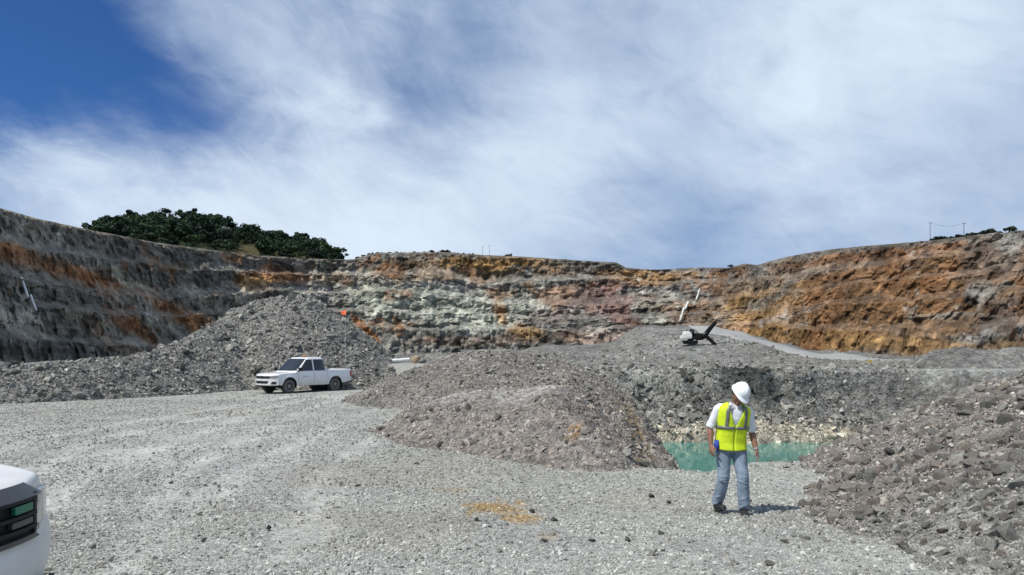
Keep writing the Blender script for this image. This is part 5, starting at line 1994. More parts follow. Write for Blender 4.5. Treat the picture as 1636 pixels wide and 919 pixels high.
    for j in range(nr):
        a = (j / (nr - 1)) * math.pi / 2 * 0.97
        ring = []
        for i in range(ns):
            b = 2 * math.pi * i / ns
            rx, ry, rz = 0.110, 0.132, 0.124
            x, y, z = rx * math.cos(a) * math.cos(b), ry * math.cos(a) * math.sin(b), rz * math.sin(a)
            z += 0.010 * math.exp(-(x / 0.022) ** 2) * math.sin(a)
            ring.append(bm.verts.new(HH @ V((x, y, z))))
        rings.append(ring)
    for k, (grow, dz) in enumerate(((0.006, -0.008), (0.016, -0.013), (0.017, -0.018))):
        ring = []
        for i in range(ns):
            b = 2 * math.pi * i / ns
            front = max(0.0, -math.sin(b)) ** 3
            g = grow * 0.8 + front * (0.036 if k > 0 else 0.010)
            ring.append(bm.verts.new(HH @ V(((0.110 + g * 0.9) * math.cos(b), (0.132 + g) * math.sin(b), dz - 0.014 * front * (k > 0)))))
        rings.insert(0, ring)
    for j in range(len(rings) - 1):
        for i in range(ns):
            bm.faces.new((rings[j][i], rings[j][(i + 1) % ns], rings[j + 1][(i + 1) % ns], rings[j + 1][i]))
    bm.faces.new(rings[-1])
    bmesh.ops.recalc_face_normals(bm, faces=bm.faces[:])
    bmesh.ops.solidify(bm, geom=bm.faces[:], thickness=0.003)
    obj_bm('hard_hat', bm, M_HELMET, root, autosmooth=45)

    # ---- shirt: torso and sleeves rolled above the elbow, open collar
    bm = bmesh.new()
    add_tube(bm, [pelvis + V((0, 0, 0.02)), waist, chest, chest + V((0.005, -0.012, 0.095)), neck0 + V((-0.004, 0.0, -0.035)), neck0 + V((0.0, 0, 0.0))],
             [(0.130, 0.175), (0.122, 0.165), (0.136, 0.185), (0.122, 0.178), (0.085, 0.105), (0.064, 0.070)], 28, up=(0, 1, 0))
    for sh, el in ((shR, elR), (shL, elL)):
        inner = sh.lerp(chest + V((0, 0, 0.08)), 0.35)
        add_tube(bm, [inner + V((0, 0, 0.01)), inner.lerp(sh, 0.7), sh.lerp(el, 0.06), sh.lerp(el, 0.35), sh.lerp(el, 0.72), sh.lerp(el, 0.96)], [0.060, 0.064, 0.062, 0.058, 0.056, 0.057], 18)
        add_tube(bm, [sh.lerp(el, 0.80), sh.lerp(el, 1.0)], [0.061, 0.060], 18)
    sh_o = remeshed('shirt', bm, 0.009, M_SHIRT, root, 3)
    # collar leaves
    for s in (-1, 1):
        bm = bmesh.new()
        n0 = neck0 + V((0, 0, -0.005))
        pts = [n0 + V((s * 0.060, 0.02, 0.035)), n0 + V((s * 0.050, -0.055, 0.020)), n0 + V((s * 0.018, -0.088, -0.030)),
               n0 + V((s * 0.060, -0.098, -0.075)), n0 + V((s * 0.085, -0.060, -0.035)), n0 + V((s * 0.085, 0.01, -0.01))]
        bm.faces.new([bm.verts.new(p) for p in pts])
        bmesh.ops.solidify(bm, geom=bm.faces[:], thickness=0.006)
        obj_bm('collar', bm, M_SHIRT, sh_o)

    # ---- torso rings shared by vest and tape
    ctl = [(0.845, pelvis + V((0.0, 0, 0)), 0.158, 0.205), (0.93, pelvis, 0.150, 0.198), (1.06, waist, 0.146, 0.190), (1.18, waist.lerp(chest, .6), 0.152, 0.198), (1.27, chest, 0.156, 0.208),
           (1.35, chest + V((0.006, -0.012, 0)), 0.145, 0.212), (1.395, chest + V((0.012, -0.02, 0)), 0.125, 0.195), (1.425, chest + V((0.014, -0.02, 0)), 0.105, 0.150), (1.447, neck0, 0.090, 0.100), (1.455, neck0, 0.078, 0.082)]
    cz = [c[0] for c in ctl]
    tilt = -0.075            # right shoulder of the picture hangs lower

    def ring_pt(z, a, off=0.0):
        cx = np.interp(z, cz, [c[1].x for c in ctl]); cy = np.interp(z, cz, [c[1].y for c in ctl])
        ry = np.interp(z, cz, [c[2] for c in ctl]) + off; rx = np.interp(z, cz, [c[3] for c in ctl]) + off
        e = 2 / 2.5
        x = rx * math.copysign(abs(math.sin(a)) ** e, math.sin(a))
        y = -ry * math.copysign(abs(math.cos(a)) ** e, math.cos(a))
        fold = 0.006 * math.sin(a * 7 + z * 9) * (1 - float(smooth(1.15, 1.3, z))) + 0.004 * math.sin(z * 31 + a * 3)
        return V((cx + x * (1 + fold * 3), cy + y * (1 + fold * 3), z + tilt * x * float(smooth(0.95, 1.3, z)) - 0.03 * (1 - float(smooth(0.845, 0.9, z))) * math.cos(a * 2) * 0.3))

    def neck_gap(z):
        return 0.02 + float(np.interp(z, [1.17, 1.215, 1.36, 1.46], [0.0, 0.012, 0.072, 0.088])) if z > 1.17 else 0.0

    bm = bmesh.new()
    zs = list(np.linspace(0.845, 1.34, 34)) + list(np.linspace(1.355, 1.452, 12))
    na = 72
    grid = []
    for z in zs:
        row = []
        g = neck_gap(z)
        rx = np.interp(z, cz, [c[3] for c in ctl])
        a0 = math.asin(min(0.95, (g / rx) ** 1.25)) if g > 0 else 0.004
        for i in range(na + 1):
            row.append(bm.verts.new(ring_pt(z, a0 + (2 * math.pi - 2 * a0) * i / na)))
        grid.append(row)
    for j in range(len(zs) - 1):
        for i in range(na):
            bm.faces.new((grid[j][i], grid[j][i + 1], grid[j + 1][i + 1], grid[j + 1][i]))
    bmesh.ops.recalc_face_normals(bm, faces=bm.faces[:])
    bmesh.ops.solidify(bm, geom=bm.faces[:], thickness=0.005)
    vest = obj_bm('vest', bm, M_VEST, root, True)

    def tape(nm, cells):
        bm = bmesh.new()
        for row in cells:
            pass
        vs = [[bm.verts.new(p) for p in row] for row in cells]
        for j in range(len(vs) - 1):
            for i in range(len(vs[0]) - 1):
                bm.faces.new((vs[j][i], vs[j][i + 1], vs[j + 1][i + 1], vs[j + 1][i]))
        bmesh.ops.recalc_face_normals(bm, faces=bm.faces[:])
        bmesh.ops.solidify(bm, geom=bm.faces[:], thickness=0.003)
        obj_bm(nm, bm, M_TAPE, vest, True)
    tape('reflective_belt', [[ring_pt(z, 0.02 + (2 * math.pi - 0.04) * i / 72, 0.007) for i in range(73)] for z in (1.110, 1.128, 1.150)])
    for x0 in (-0.115, 0.125):
        for sgn in (1, -1):
            cells = []
            for z in list(np.linspace(1.15, 1.42, 22)):
                rx = np.interp(z, cz, [c[3] for c in ctl]) + 0.007
                row = []
                for k in range(4):
                    xx = x0 * (1.0 if z < 1.35 else 1 - 0.25 * (z - 1.35) / 0.07) + (k / 3 - 0.5) * 0.040
                    q = max(-0.97, min(0.97, xx / rx))
                    a = math.asin(math.copysign(abs(q) ** 1.25, q))
                    row.append(ring_pt(z, a if sgn > 0 else math.pi - a, 0.008))
                cells.append(row)
            tape('reflective_strap', cells)
    # dark undershirt in the open collar
    bm = bmesh.new()
    r = bmesh.ops.create_uvsphere(bm, u_segments=14, v_segments=10, radius=1.0)
    for v in r['verts']:
        v.co = V((v.co.x * 0.042, v.co.y * 0.030, v.co.z * 0.060)) + chest + V((0.020, -0.072, 0.135))
    obj_bm('undershirt', bm, M_DARKTEE, root, True)

    # ---- jeans
    bm = bmesh.new()
    add_tube(bm, [pelvis + V((0, 0, 0.05)), pelvis + V((0, 0, -0.02)), pelvis + V((0, 0, -0.09))], [(0.128, 0.172), (0.135, 0.182), (0.120, 0.175)], 24, up=(0, 1, 0))
    for hip, kn, an, s in ((hipR, knR, anR, -1), (hipL, knL, anL, 1)):
        add_tube(bm, [hip + V((0, 0, 0.0)), hip.lerp(kn, 0.25), hip.lerp(kn, 0.6), kn + V((0, -0.005, 0.02)), kn.lerp(an, 0.35), kn.lerp(an, 0.7), an + V((0, 0, 0.04)), an + V((0, 0.005, -0.005))],
                 [0.103, 0.098, 0.086, 0.077, 0.078, 0.074, 0.074, 0.070], 20)
        for t, rr in ((0.90, 0.083), (0.78, 0.080), (0.66, 0.083)):       # folds stacking over the boot
            c = kn.lerp(an, t)
            add_tube(bm, [c + V((-0.01, 0, 0.015)), c + V((0.01, -0.004, -0.012))], [rr, rr], 18)
        for k in range(5):                                              # creases behind the knee and at the thigh
            c = hip.lerp(kn, 0.75 + 0.09 * k)
            add_tube(bm, [c + V((-0.07, -0.045, 0.02 * (-1) ** k)), c + V((0.0, -0.088 + 0.01 * abs(k - 2), 0)), c + V((0.07, -0.04, -0.02 * (-1) ** k))], [0.006, 0.010, 0.006], 6)
    remeshed('jeans', bm, 0.009, M_JEANS, root, 2)
    bm = bmesh.new()
    add_tube(bm, [pelvis + V((0, 0, 0.035)), pelvis + V((0, 0, 0.072))], [(0.136, 0.180), (0.134, 0.178)], 28, up=(0, 1, 0))
    obj_bm('belt', bm, M_BELT, root, autosmooth=40)
    # blue cloth tucked at the hip
    bm = bmesh.new()
    add_tube(bm, [V((-0.185, -0.03, 0.955)), V((-0.205, -0.05, 0.90)), V((-0.20, -0.04, 0.845)), V((-0.19, -0.03, 0.82))], [(0.03, 0.045), (0.035, 0.055), (0.03, 0.045), (0.01, 0.02)], 10, up=(1, 0, 0))
    obj_bm('blue_cloth', bm, M_BLUE, root, True)

    # ---- boots
    for an, yaw, pitch in ((anR, R(8), R(-16)), (anL, R(-10), R(3))):
        bm = bmesh.new()
        add_tube(bm, [an + V((0, 0.005, 0.12)), an + V((0, 0.0, 0.05)), an + V((0, 0.0, -0.02)), an + V((0, 0.0, -0.06))], [0.058, 0.055, 0.056, 0.052], 16)
        M = Matrix.Translation(an) @ Matrix.Rotation(yaw, 4, 'Z') @ Matrix.Rotation(pitch, 4, 'X')
        def q(x, y, z): return M @ V((x, y, z))
        add_tube(bm, [q(0, 0.075, -0.058), q(0, 0.04, -0.045), q(0, -0.05, -0.045), q(0, -0.12, -0.058), q(0, -0.165, -0.066), q(0, -0.195, -0.076)],
                 [(0.030, 0.034), (0.046, 0.042), (0.045, 0.046), (0.036, 0.050), (0.030, 0.045), (0.016, 0.026)], 16, up=(0, 0, 1))
        b = remeshed('boot', bm, 0.008, M_BOOT, root, 3)
        bm = bmesh.new()
        add_tube(bm, [q(0, 0.082, -0.092), q(0, 0.03, -0.092), q(0, -0.06, -0.092), q(0, -0.13, -0.092), q(0, -0.20, -0.088)],
                 [(0.014, 0.034), (0.016, 0.040), (0.016, 0.044), (0.015, 0.050), (0.012, 0.028)], 14, up=(0, 0, 1))
        obj_bm('sole', bm, M_BOOT, b, True)
    # watch on the wrist
    fd = (wrL - elL).normalized()
    bm = bmesh.new()
    add_tube(bm, [wrL - fd * 0.030, wrL - fd * 0.008], [0.034, 0.033], 16)
    obj_bm('wristwatch', bm, M_RIM, root, autosmooth=40)
    tag(root, 'person in white hard hat, yellow vest, pale jeans and dark boots walking with lowered head', 'person')


build_person()

# ------------------------------------------------------------------ things farther off

M_YELLOW = worn('faded_yellow_paint', (0.45, 0.33, 0.05), 0.6, 0.2, 6.0)
M_MWHITE = worn('machine_white', (0.74, 0.73, 0.68), 0.55, 0.25, 2.0)
M_MBLACK = worn('machine_black', (0.010, 0.010, 0.011), 0.85, 0.3, 2.0, spec=0.15)
M_PIPE = worn('white_pipe', (0.80, 0.80, 0.78), 0.5, 0.06, 2.0)
M_WOOD = worn('grey_wood', (0.16, 0.15, 0.14), 0.9, 0.25, 3.0)
M_BARK = worn('bark', (0.075, 0.060, 0.048), 0.95, 0.3, 2.0)
M_SHED = worn('dark_sheet_metal', (0.035, 0.038, 0.042), 0.6, 0.2, 0.8)
M_WHITEWATER = worn('white_water', (0.62, 0.65, 0.60), 0.4, 0.15, 0.5)


def leaf_mat(name, c0, c1, c2):
    m = principled(name, c1, 0.75, spec=0.2)
    N, L = m.node_tree.nodes, m.node_tree.links
    b = N['Principled BSDF']
    tc = N.new('ShaderNodeTexCoord')
    n = N.new('ShaderNodeTexNoise'); n.inputs['Scale'].default_value = 0.9; n.inputs['Detail'].default_value = 5
    L.new(tc.outputs['Object'], n.inputs['Vector'])
    oi = N.new('ShaderNodeObjectInfo')
    ad = N.new('ShaderNodeMath'); ad.operation = 'MULTIPLY_ADD'; ad.inputs[1].default_value = 0.75; ad.inputs[2].default_value = -0.34
    L.new(oi.outputs['Random'], ad.inputs[0])
    su = N.new('ShaderNodeMath'); su.operation = 'ADD'
    L.new(n.outputs[0], su.inputs[0]); L.new(ad.outputs[0], su.inputs[1])
    r = N.new('ShaderNodeValToRGB')
    e = r.color_ramp.elements
    e[0].position = 0.25; e[0].color = (*c0, 1)
    e[1].position = 0.8; e[1].color = (*c2, 1)
    k = e.new(0.5); k.color = (*c1, 1)
    L.new(su.outputs[0], r.inputs[0]); L.new(r.outputs[0], b.inputs['Base Color'])
    return m


M_LEAF = leaf_mat('forest_leaves', (0.012, 0.026, 0.016), (0.022, 0.044, 0.022), (0.042, 0.072, 0.028))
M_LEAFPALE = leaf_mat('pale_leaves', (0.05, 0.07, 0.045), (0.08, 0.10, 0.065), (0.11, 0.13, 0.08))
M_SCRUB = leaf_mat('scrub_leaves', (0.010, 0.016, 0.012), (0.016, 0.024, 0.016), (0.026, 0.036, 0.020))


def crown_mesh(name, n, seed, shape=(1, 1, 0.8), mat=None, leaf=0.20, lobes=7):
    """many small leaf-clump faces spread through a few overlapping lobes"""
    rg = np.random.default_rng(seed)
    cen = rg.normal(size=(lobes, 3)) * np.array([0.48, 0.48, 0.30])
    rad = rg.uniform(0.28, 0.55, lobes)
    cen[0] = 0; rad[0] = 0.55
    w = rg.integers(0, lobes, n)
    d = rg.normal(size=(n, 3)); d /= np.linalg.norm(d, axis=1)[:, None]
    r = rad[w] * (0.55 + 0.5 * rg.random(n))
    p = cen[w] + d * r[:, None]
    p *= np.array(shape)
    nrm = d + 0.7 * rg.normal(size=(n, 3)); nrm /= np.linalg.norm(nrm, axis=1)[:, None]
    t = np.cross(nrm, rg.normal(size=(n, 3))); t /= np.linalg.norm(t, axis=1)[:, None]
    b = np.cross(nrm, t)
    s = leaf * rg.uniform(0.5, 1.2, n)[:, None]
    v = np.stack([p - t * s, p + b * s * 0.55 + nrm * s * 0.15, p + t * s, p - b * s * 0.55 + nrm * s * 0.15], 1).reshape(-1, 3)
    f = np.arange(n * 4).reshape(-1, 4)
    me = mesh_np(name, v, f)
    if mat: me.materials.append(mat)
    return me


def trunk_mesh(name, seed, h=1.0, mat=None):
    rg = random.Random(seed)
    bm = bmesh.new()
    add_tube(bm, [(0, 0, -0.3), (0.02, 0.01, h * 0.4), (rg.uniform(-.05, .05), rg.uniform(-.05, .05), h * 0.9)], [0.05, 0.038, 0.02], 7)
    for k in range(4):
        a = rg.uniform(0, 6.28)
        add_tube(bm, [(0.01, 0, h * (0.45 + 0.1 * k)), (0.22 * math.cos(a), 0.22 * math.sin(a), h * (0.7 + 0.1 * k)), (0.4 * math.cos(a), 0.4 * math.sin(a), h * (0.85 + 0.08 * k))], [0.022, 0.015, 0.006], 5)
    bmesh.ops.recalc_face_normals(bm, faces=bm.faces[:])
    me = bpy.data.meshes.new(name); bm.to_mesh(me); bm.free()
    if mat: me.materials.append(mat)
    return me


HILL_PX = [60, 120, 160, 205, 262, 330, 352, 380, 430, 470, 500, 520, 550, 590]
HILL_PY = [400, 378, 366, 356, 346, 350, 356, 365, 376, 385, 391, 397, 413, 425]


def hill_surface(px, t):
    """t 0 at the pit rim .. 1 at the crest; returns world point of the wooded hill"""
    rim = rim_point(px)
    d0 = rim[1] + 25
    z0 = rim[2] - 4
    d1 = 760.0
    z1 = (HY - np.interp(px, HILL_PX, HILL_PY)) / F * d1 - 3.0
    k = t if t <= 1 else 2 - t
    d = d0 + (d1 - d0) * t
    z = z0 + (z1 - z0) * (k ** 0.9)
    return ((px - CX) / F * d, d, z)


def build_forest():
    vs, cols = [], []
    pxs = np.linspace(20, 600, 90); ts = np.linspace(0, 1.6, 26)
    for t in ts:
        for px in pxs:
            x, y, z = hill_surface(px, t)
            vs.append((x, y, z + 1.5 * float(vnoise(x * 0.05, y * 0.05, 0, 61))))
    v = np.array(vs)
    n = fbm(v[:, 0] * 0.03, v[:, 1] * 0.03, 0, 4, 62)
    px = np.tile(pxs, len(ts))
    g = np.array([0.035, 0.045, 0.022]) * (1 + 0.4 * n)[:, None]
    k = (smooth(0.2, 0.7, np.exp(-((px - 400) / 40) ** 2) + np.exp(-((px - 480) / 30) ** 2) + 0.3 * n))[:, None]
    g = g * (1 - k) + np.array([0.085, 0.075, 0.035]) * k
    me = mesh_np('hill', v, grid_faces(len(ts), len(pxs)), g, True)
    tag(link('hill', me, None, M_SPOIL), 'dark hill rising behind the left rim of the pit', 'hill', kind='structure')

    crowns = [crown_mesh('crown', 520, 500 + i, (1, 1, 0.62 + 0.1 * (i % 3)), M_LEAF, 0.17) for i in range(7)]
    trunks = [trunk_mesh('trunk', 600 + i, 1.0, M_BARK) for i in range(3)]
    pale = crown_mesh('crown', 300, 540, (1, 1, 0.75), M_LEAFPALE, 0.16)
    tall = crown_mesh('crown', 330, 541, (0.8, 0.8, 0.7), M_LEAF, 0.17)

    def tree(x, y, z, size, h, cme, tme, label, group):
        r = empty('forest_tree', (x, y, z))
        c = bpy.data.objects.new('crown', cme); COL.objects.link(c); c.parent = r
        c.scale = (size, size, size); c.location = (0, 0, h)
        c.rotation_euler = (0, 0, RG.uniform(0, 6.28))
        t = bpy.data.objects.new('trunk', tme); COL.objects.link(t); t.parent = r
        t.scale = (size * 1.2, size * 1.2, h + size * 0.3); t.rotation_euler = (0, 0, RG.uniform(0, 6.28))
        tag(r, label, 'tree', group)
        return r
    RG = np.random.default_rng(77)
    grp = 'trees on the wooded hill'
    k = 0
    placed = []
    for _ in range(6000):
        if k >= 250:
            break
        px = RG.uniform(150, 548); t = RG.uniform(0.02, 1.0) ** 0.75
        if (abs(px - 392) < 18 or abs(px - 488) < 20) and t < 0.42 and RG.random() < 0.8:
            continue
        if px > 360 and t < 0.15 and RG.random() < 0.6:
            continue
        x, y, z = hill_surface(px, t)
        if any((x - a) ** 2 + (y - b) ** 2 < 36 for a, b in placed):
            continue
        placed.append((x, y))
        size = RG.uniform(3.6, 9.2)
        tree(x, y, z, size, size * RG.uniform(0.75, 1.15), crowns[RG.integers(0, 7)], trunks[RG.integers(0, 3)],
             'dark tree ' + ('on the skyline' if t > 0.8 else 'halfway up' if t > 0.4 else 'low down by the pit rim') + (' at the left end' if px < 240 else ' in the middle' if px < 400 else ' on the falling right shoulder') + ' of the hill', grp)
        k += 1
    for px, py, d, size, h, me, lab in ((162, 357, 705, 4.0, 6.5, tall, 'small lone tree standing clear at the left end of the wooded hill'),
                                        (211, 345, 740, 4.2, 8.0, pale, 'pale thin tree showing above the left part of the wooded hill'),
                                        (262, 333, 760, 6.5, 11.0, tall, 'tallest tree, rising above the top of the wooded hill'),
                                        (284, 337, 760, 4.5, 9.0, tall, 'slender tree just right of the highest crown on the hill'),
                                        (513, 379, 745, 4.6, 10.0, tall, 'tall tree standing out near the right end of the wooded hill')):
        x, y, zc = world_pt(px, py + 3, d)
        tree(x, y, zc - h, size, h, me, trunks[0], lab, None)
    # low growth between the trees
    n = 1300
    px = RG.uniform(140, 556, n); t = RG.uniform(0, 1.02, n)
    P = np.array([hill_surface(a, b) for a, b in zip(px, t)])
    bare = ((np.abs(px - 395) < 22) | (np.abs(px - 488) < 22)) & (t < 0.4)
    P = P[~bare]
    rg = RG
    V, Fc = [], []
    base = [mesh_arrays4(crowns[i]) for i in range(2)]
    sub = [b[0].reshape(-1, 4, 3)[::9].reshape(-1, 3) for b in base]
    off = 0
    for i, p in enumerate(P):
        s = sub[i % 2]
        w = s * rg.uniform(2.4, 4.4) + p + np.array([0, 0, 1.0])
        V.append(w); Fc.append(np.arange(len(s)).reshape(-1, 4) + off); off += len(s)
    me = mesh_np('undergrowth', np.concatenate(V), np.concatenate(Fc))
    tag(link('undergrowth', me, None, M_LEAF), 'dense low growth between the trees of the wooded hill', 'undergrowth', kind='stuff')

    # scrub along the rims
    bush = [crown_mesh('shrub', 140, 560 + i, (1.3, 1, 0.6), M_SCRUB, 0.28, 5) for i in range(4)]
    rows = [(np.r_[np.linspace(1489, 1506, 4), np.linspace(1512, 1590, 15)], 2.3, 'dark scrub along the right rim'), (np.linspace(567, 600, 7), 2.0, 'dark scrub on the back rim'), (np.linspace(605, 755, 22), 1.3, 'dark scrub on the back rim')]
    labs = {0: 'low dark shrub on the right rim below the two poles', 1: 'dark shrub on the step of the back rim right of the wooded hill', 2: 'low dark shrub on the flat crest of the back rim'}
    for j, (pl, size, g) in enumerate(rows):
        for px in pl:
            q = rim_point(px + RG.uniform(-2, 2))
            o = bpy.data.objects.new('shrub', bush[RG.integers(0, 4)])
            COL.objects.link(o)
            s = size * RG.uniform(0.7, 1.25)
            o.scale = (s, s, s * RG.uniform(0.7, 1.1))
            n = np.array([q[0], q[1]]) / math.hypot(q[0], q[1])
            o.location = (q[0] + n[0] * 2, q[1] + n[1] * 2, q[2] + s * 0.2)
            o.rotation_euler = (0, 0, RG.uniform(0, 6.28))
            tag(o, labs[j], 'shrub', g)
    for px, s, lab in ((691, 2.3, 'round shrub standing on the back rim, left of a pair'), (708, 2.4, 'round shrub, left one of a pair on the back rim'), (716, 2.6, 'taller shrub, right one of a pair on the back rim'),
                       (1623, 2.6, 'bushy shrub on the right rim near the picture edge'), (1589, 2.6, 'larger dark shrub at the right end of the rim scrub'), (1170, 2.0, 'small shrub on the knoll where the right wall begins')):
        q = rim_point(px)
        r = empty('rim_shrub', (q[0], q[1] + 2.5, q[2]))
        c = bpy.data.objects.new('crown', bush[0]); COL.objects.link(c); c.parent = r; c.scale = (s, s, s * 1.2); c.location = (0, 0, s * 0.25)
        t = bpy.data.objects.new('stem', trunks[1]); COL.objects.link(t); t.parent = r; t.scale = (s * .8, s * .8, s * .5)
        tag(r, lab, 'shrub')


def mesh_arrays4(me):
    v = np.empty(len(me.vertices) * 3); me.vertices.foreach_get('co', v)
    f = np.empty(len(me.loops), np.int32); me.loops.foreach_get('vertex_index', f)
    return v.reshape(-1, 3), f.reshape(-1, 4)


def build_poles():
    tops = []
    for px, top, lab, w, cross in ((1486, 355, 'left one of the two utility poles on the right rim', 0.16, True), (1540, 356, 'right one of the two utility poles on the right rim', 0.16, True),
                                   (771, 394, 'left one of two thin poles on the back rim', 0.14, True), (782, 392, 'right one of two thin poles on the back rim', 0.14, True)):
        q = rim_point(px)
        d = q[1] + 3
        zt = (HY - top) / F * d
        bx, bz = (px - CX) / F * d, q[2] - 1.0
        r = empty('utility_pole', (bx, d, bz))
        bm = bmesh.new()
        add_tube(bm, [(0, 0, 0), (0, 0, (zt - bz) * 0.5), (0, 0, zt - bz)], [w * 1.1, w * 0.95, w * 0.75], 8)
        obj_bm('post', bm, M_WOOD, r)
        bm = bmesh.new()
        add_box(bm, (1.7, 0.12, 0.14), (0, -0.16, zt - bz - 0.45))
        obj_bm('cross_arm', bm, M_WOOD, r)
        for s in (-0.75, 0.0, 0.75):
            bm = bmesh.new()
            add_lathe(bm, [(0.05, 0), (0.07, 0.1), (0.04, 0.22)], 8, 'Z', (s, -0.16, zt - bz - 0.38))
            obj_bm('insulator', bm, M_MBLACK, r)
        tag(r, lab, 'utility pole', 'poles on the rim of the pit')
        tops.append(Vector((bx, d - 0.16, zt - 0.2)))
    for a, b, lab in ((tops[0], tops[1], 'thin sagging wire between the two poles on the right rim'),):
        bm = bmesh.new()
        for s in (-0.75, 0.75):
            pts = []
            for k in range(13):
                t = k / 12
                p = a.lerp(b, t) + Vector((s * 0.4, 0, -1.6 * 4 * t * (1 - t)))
                pts.append(p)
            add_tube(bm, pts, 0.022, 4)
        tag(obj_bm('power_line', bm, M_MBLACK), lab, 'power line')


def build_shed():
    q = rim_point(811)
    r = empty('shed', (q[0], q[1] + 6, q[2] - 0.6))
    bm = bmesh.new()
    W, Dp = 7.2, 4.0
    pts = [(-W / 2, 1.3), (-W * 0.2, 2.6), (W * 0.28, 2.9), (W * 0.46, 3.5), (W / 2, 3.4), (W / 2, 0), (-W / 2, 0)]
    f0 = [bm.verts.new((x, -Dp / 2, z)) for x, z in pts]
    f1 = [bm.verts.new((x, Dp / 2, z)) for x, z in pts]
    bm.faces.new(f0); bm.faces.new(f1[::-1])
    for i in range(len(pts)):
        j = (i + 1) % len(pts)
        bm.faces.new((f0[i], f0[j], f1[j], f1[i]))
    obj_bm('wall', bm, M_SHED, r)
    bm = bmesh.new()
    add_box(bm, (0.9, 0.06, 1.9), (-1.0, -Dp / 2 - 0.02, 0.95))
    obj_bm('door', bm, M_MBLACK, r)
    tag(r, 'dark slope-roofed shed standing alone on the back rim', 'shed')


def build_excavator():
    px, py = 1103, 553
    yy = np.linspace(120, 260, 900)
    xx = (px - CX) / F * yy
    zz = ground_z(xx, yy)
    k = int(np.argmax(zz > (HY - py) / F * yy))
    d = yy[k]
    s = d / 190.0 * 1.08
    r = empty('excavator', (xx[k], d, zz[k] + 0.45))
    r.scale = (s, s, s)
    r.rotation_euler = (0, 0, R(-8))
    for sy in (-1, 1):
        bm = bmesh.new()
        n = 20
        prof = []
        for i in range(n):
            a = 2 * math.pi * i / n
            prof.append((math.copysign(1.25, math.cos(a)) + 0.45 * math.cos(a), 0.45 + 0.45 * math.sin(a)))
        a0 = [bm.verts.new((x, sy * 1.0 - 0.28, z)) for x, z in prof]
        a1 = [bm.verts.new((x, sy * 1.0 + 0.28, z)) for x, z in prof]
        bm.faces.new(a0); bm.faces.new(a1[::-1])
        for i in range(n):
            j = (i + 1) % n
            bm.faces.new((a0[i], a0[j], a1[j], a1[i]))
        obj_bm('track', bm, M_MBLACK, r)
    bm = bmesh.new()
    add_box(bm, (1.2, 1.7, 0.5), (0, 0, 0.8), bevel=0.05)
    add_lathe(bm, [(0.7, 1.0), (0.7, 1.2)], 20, 'Z')
    obj_bm('undercarriage', bm, M_MBLACK, r)
    bm = bmesh.new()
    add_box(bm, (2.1, 2.5, 1.75), (-0.75, 0, 2.15), bevel=0.25)
    add_box(bm, (0.9, 2.4, 0.9), (-1.95, 0, 1.6), bevel=0.2)
    obj_bm('house', bm, M_MWHITE, r, autosmooth=30)
    bm = bmesh.new()
    add_box(bm, (2.5, 2.2, 1.5), (1.35, 0, 1.8), bevel=0.15, taper=0.85)
    obj_bm('deck', bm, M_MBLACK, r, autosmooth=30)
    bm = bmesh.new()
    add_box(bm, (1.05, 0.95, 1.15), (0.25, -0.75, 2.95), bevel=0.10)
    cab_ = obj_bm('cab', bm, M_MBLACK, r, autosmooth=30)
    bm = bmesh.new()
    add_box(bm, (0.75, 0.03, 0.65), (0.25, -1.235, 3.05), bevel=0.01)
    add_box(bm, (0.03, 0.7, 0.65), (0.785, -0.75, 3.05), bevel=0.01)
    obj_bm('cab_window', bm, M_GLASS, cab_)
    bm = bmesh.new()
    add_tube(bm, [(-0.9, 0.6, 2.9), (-0.9, 0.6, 3.5)], 0.09, 8)
    obj_bm('exhaust', bm, M_MBLACK, r)
    bm = bmesh.new()
    add_tube(bm, [(1.3, 0.1, 1.6), (2.6, 0.1, 1.75), (3.5, 0.1, 2.1)], [(0.75, 0.45), (0.80, 0.45), (0.65, 0.40)], 8, up=(0, 0, 1))
    add_tube(bm, [(3.2, 0.1, 1.85), (4.5, 0.1, 3.6), (5.9, 0.1, 5.3)], [(0.62, 0.40), (0.52, 0.36), (0.40, 0.3)], 8, up=(-0.7, 0, 0.7))
    obj_bm('boom', bm, M_MBLACK, r, autosmooth=30)
    bm = bmesh.new()
    add_tube(bm, [(3.5, 0.15, 2.0), (4.6, 0.15, 1.0), (5.2, 0.15, 0.5)], [(0.48, 0.36), (0.42, 0.32), (0.38, 0.3)], 8, up=(0.7, 0, 0.7))
    st = obj_bm('stick', bm, M_MBLACK, r, autosmooth=30)
    bm = bmesh.new()
    prof = [(5.0, 0.75), (5.5, 0.62), (6.0, 0.18), (5.8, -0.05), (5.2, -0.02), (4.8, 0.2)]
    a0 = [bm.verts.new((x, -0.45, z)) for x, z in prof]; a1 = [bm.verts.new((x, 0.75, z)) for x, z in prof]
    bm.faces.new(a0); bm.faces.new(a1[::-1])
    for i in range(6):
        bm.faces.new((a0[i], a0[(i + 1) % 6], a1[(i + 1) % 6], a1[i]))
    obj_bm('bucket', bm, M_MBLACK, st)
    bm = bmesh.new()
    add_tube(bm, [(2.0, 0.35, 1.6), (3.9, 0.35, 3.0)], [0.12, 0.07], 8)
    add_tube(bm, [(2.0, -0.15, 1.6), (3.9, -0.15, 3.0)], [0.12, 0.07], 8)
    obj_bm('hydraulic_ram', bm, M_RIM, r)
    tag(r, 'dark tracked excavator with white housing, arm raised, on the grey rise beyond the pond', 'excavator')


